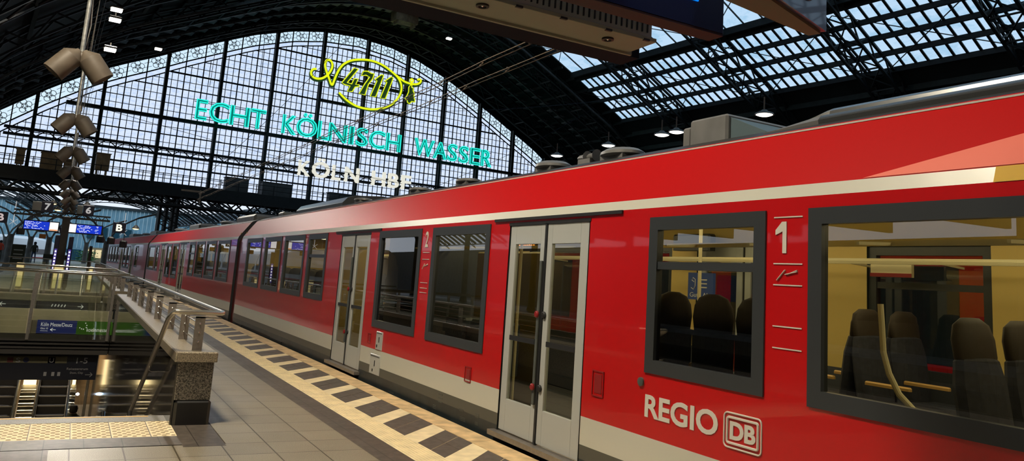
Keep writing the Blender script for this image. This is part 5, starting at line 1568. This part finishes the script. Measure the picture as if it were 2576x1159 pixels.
# people
skin = mat('skin', (.5, .3, .2), .5)


def person(x, y, z0, h, lb, coat, legs, hair, pack=None, rz=0):
    t = thing('person', lb, 'person', (x, y, z0), rz)
    k = h/1.75
    me = bpy.data.meshes.new('body'); V = [(0, 0, .95), (0, 0, 1.2), (0, 0, 1.42), (0, 0, 1.52), (0, 0, 1.64), (-.09, 0, .88), (-.11, .02, .48), (-.11, 0, .06), (-.12, -.13, .03), (.09, 0, .88), (.12, .03, .48), (.13, 0, .06), (.14, -.13, .03),
        (-.19, 0, 1.40), (-.25, .02, 1.12), (-.22, -.08, .88), (.19, 0, 1.40), (.25, .02, 1.12), (.22, -.08, .88)]
    Ed = [(0, 1), (1, 2), (2, 3), (3, 4), (0, 5), (5, 6), (6, 7), (7, 8), (0, 9), (9, 10), (10, 11), (11, 12), (2, 13), (13, 14), (14, 15), (2, 16), (16, 17), (17, 18)]
    Rd = [.16, .15, .16, .06, .10, .10, .07, .05, .05, .10, .07, .05, .05, .07, .055, .04, .07, .055, .04]
    me.from_pydata([tuple(c*k for c in v) for v in V], Ed, []); o = bpy.data.objects.new('body', me); COL.objects.link(o)
    sk = o.modifiers.new('skin', 'SKIN')
    for i, r in enumerate(Rd): me.skin_vertices[0].data[i].radius = (r*k, r*k*.75)
    me.skin_vertices[0].data[0].use_root = True
    o.modifiers.new('sub', 'SUBSURF').levels = 1
    dg = bpy.context.evaluated_depsgraph_get(); m2 = bpy.data.meshes.new_from_object(o.evaluated_get(dg)); bpy.data.objects.remove(o)
    m2.materials.append(coat); m2.materials.append(legs); m2.materials.append(skin)
    for p in m2.polygons:
        zc = p.center.z/k; p.material_index = 2 if zc > 1.52 else (1 if zc < .9 else 0); p.use_smooth = True
    b = bpy.data.objects.new('body', m2); COL.objects.link(b); b.parent = t
    mb = MB(); mb.lathe([(.03, 1.50), (.10, 1.56), (.115, 1.66), (.09, 1.74), (.0001, 1.77)], 12, Matrix.Scale(k, 4)); hb = mb.build('hair', hair, None, smooth=True); hb.parent = t; hb.location = (0, .015, 0)
    if pack:
        mb = MB(); mb.bbox(-.17*k, .17*k, -.30*k, -.12*k, .98*k, 1.45*k, .05); mb.bar((-.1*k, -.12*k, 1.44*k), (-.1*k, .1*k, 1.44*k), .04); mb.bar((.1*k, -.12*k, 1.44*k), (.1*k, .1*k, 1.44*k), .04); q = mb.build('backpack', pack, None); q.parent = t


jk = mat('dark_jacket', (.03, .035, .02), .8); jn = mat('blue_jeans', (.03, .07, .16), .8); hr_ = mat('dark_hair', (.012, .01, .008), .8)
person(-2.95, 80, .45, 1.80, 'person in dark coat with backpack and blue jeans, seen from behind', jk, jn, hr_, jk)
person(-5.6, 82, .45, 1.75, 'person in a red orange top beside the white train at far left', mat('red_top', (.6, .06, .02), .8), jk, hr_)
person(-6.1, 86, .45, 1.80, 'person in a dark jacket at the far left edge', jk, jk, hr_)
person(.60, 25.6, -4.3, 1.7, 'person in dark clothes at the foot of the escalators', jk, jk, hr_)
# small furniture beyond the openings
for x, y, lb in ((-3.6, 70, 'dark vending cabinet with white stripes left of the standing person'), (-1.1, 75, 'dark bench and luggage by the portal column')):
    t = thing('platform_cabinet' if x < -2 else 'bench', lb, 'cabinet' if x < -2 else 'bench', (x, y, .42))
    if x < -2:
        mb = MB(); mb.bbox(x-.45, x+.45, y, y+.5, .42, 1.9, .03); mb.build('body', jk, t)
        for k in range(3): mb = MB(); mb.box(x-.30, x+.30, y-.02, y, .8+.32*k, .88+.32*k); mb.build('panel', greyside, t)
    else:
        mb = MB(); mb.bbox(x-1.0, x+1.0, y, y+.5, .85, .92, .02); mb.build('seat', jk, t)
        mb = MB(); mb.bbox(x-1.0, x+1.0, y+.45, y+.52, .92, 1.3, .02); mb.build('backrest', jk, t)
        for q in (-.8, .8): mb = MB(); mb.box(x+q-.03, x+q+.03, y, y+.45, .42, .85); mb.build('leg', pst, t)
t = thing('timber_post', 'slim brown post standing on the rear platform right of centre', 'post', (.95, 56, 0))
mb = MB(); mb.bbox(.86, 1.04, 56, 56.15, 0, 2.05, .02); mb.build('shaft', mat('post_brown', (.08, .055, .035), .7), t)

# ------------------------------------------------------------------ platform lighting: added floodlights, unseen above, behind and left of the viewer
def arealight(nm, loc, tgt, e, size, col):
    l = bpy.data.lights.new(nm, 'AREA'); l.energy = e; l.size = size; l.shape = 'DISK'; l.color = col
    o = bpy.data.objects.new(nm, l); COL.objects.link(o); o.location = loc
    o.rotation_euler = (Vector(tgt)-Vector(loc)).to_track_quat('-Z', 'Y').to_euler(); return o


LE = 1.5
rows_ = [(-1.5, -6, 'behind the viewer'), (-1.5, 7, 'above the viewer'), (-5.5, 13, 'left of the stair opening'), (-4.6, 19, 'beside the first bridge'), (-6.0, 26, 'left of the bridge'), (-6.5, 40, 'left of the portal'), (-7.5, 56, 'left of the rear stairs')]
for x, y, w in rows_:
    t = thing('added_floodlight', 'added unseen high floodlight '+w, 'floodlight', (x, y, 10.2), group='added high floodlights')
    mb = MB(); mb.lathe([(.12, .45), (.3, .2), (.42, 0)], 18, Matrix.Translation((x, y, 10.2))); mb.build('added_reflector', domem, t, smooth=True)
    mb = MB(); mb.tube([(x, y, 10.6), (x, y, 11.2)], .03, 6); mb.build('hanger', pst, t)
    arealight('floodlight_beam', (x, y, 10.15), (x+1.5, y+1.0, 0), 900*LE, 1.8, (1, .87, .66))  # beam of the added floodlight
for u, s, z in ((4.12, 40, 12.3), (4.1, 40, 10.9)): arealight('floodlight_beam', gloc(u, s, z), gloc(u+4, s-10, 0), 500*LE, .5, (1, .92, .8))
for y in (15.1, 19, 22.3, 25.7): arealight('hall_lamp_beam', (16, y, 6.35), (16, y, 0), 160*LE, .5, (1, .9, .75))
for y in (-4, 4, 12): arealight('hall_lamp_beam', (1.0, y, 7.5), (4.5, y+1, 0), 110*LE, .8, (1, .84, .62)) if False else None
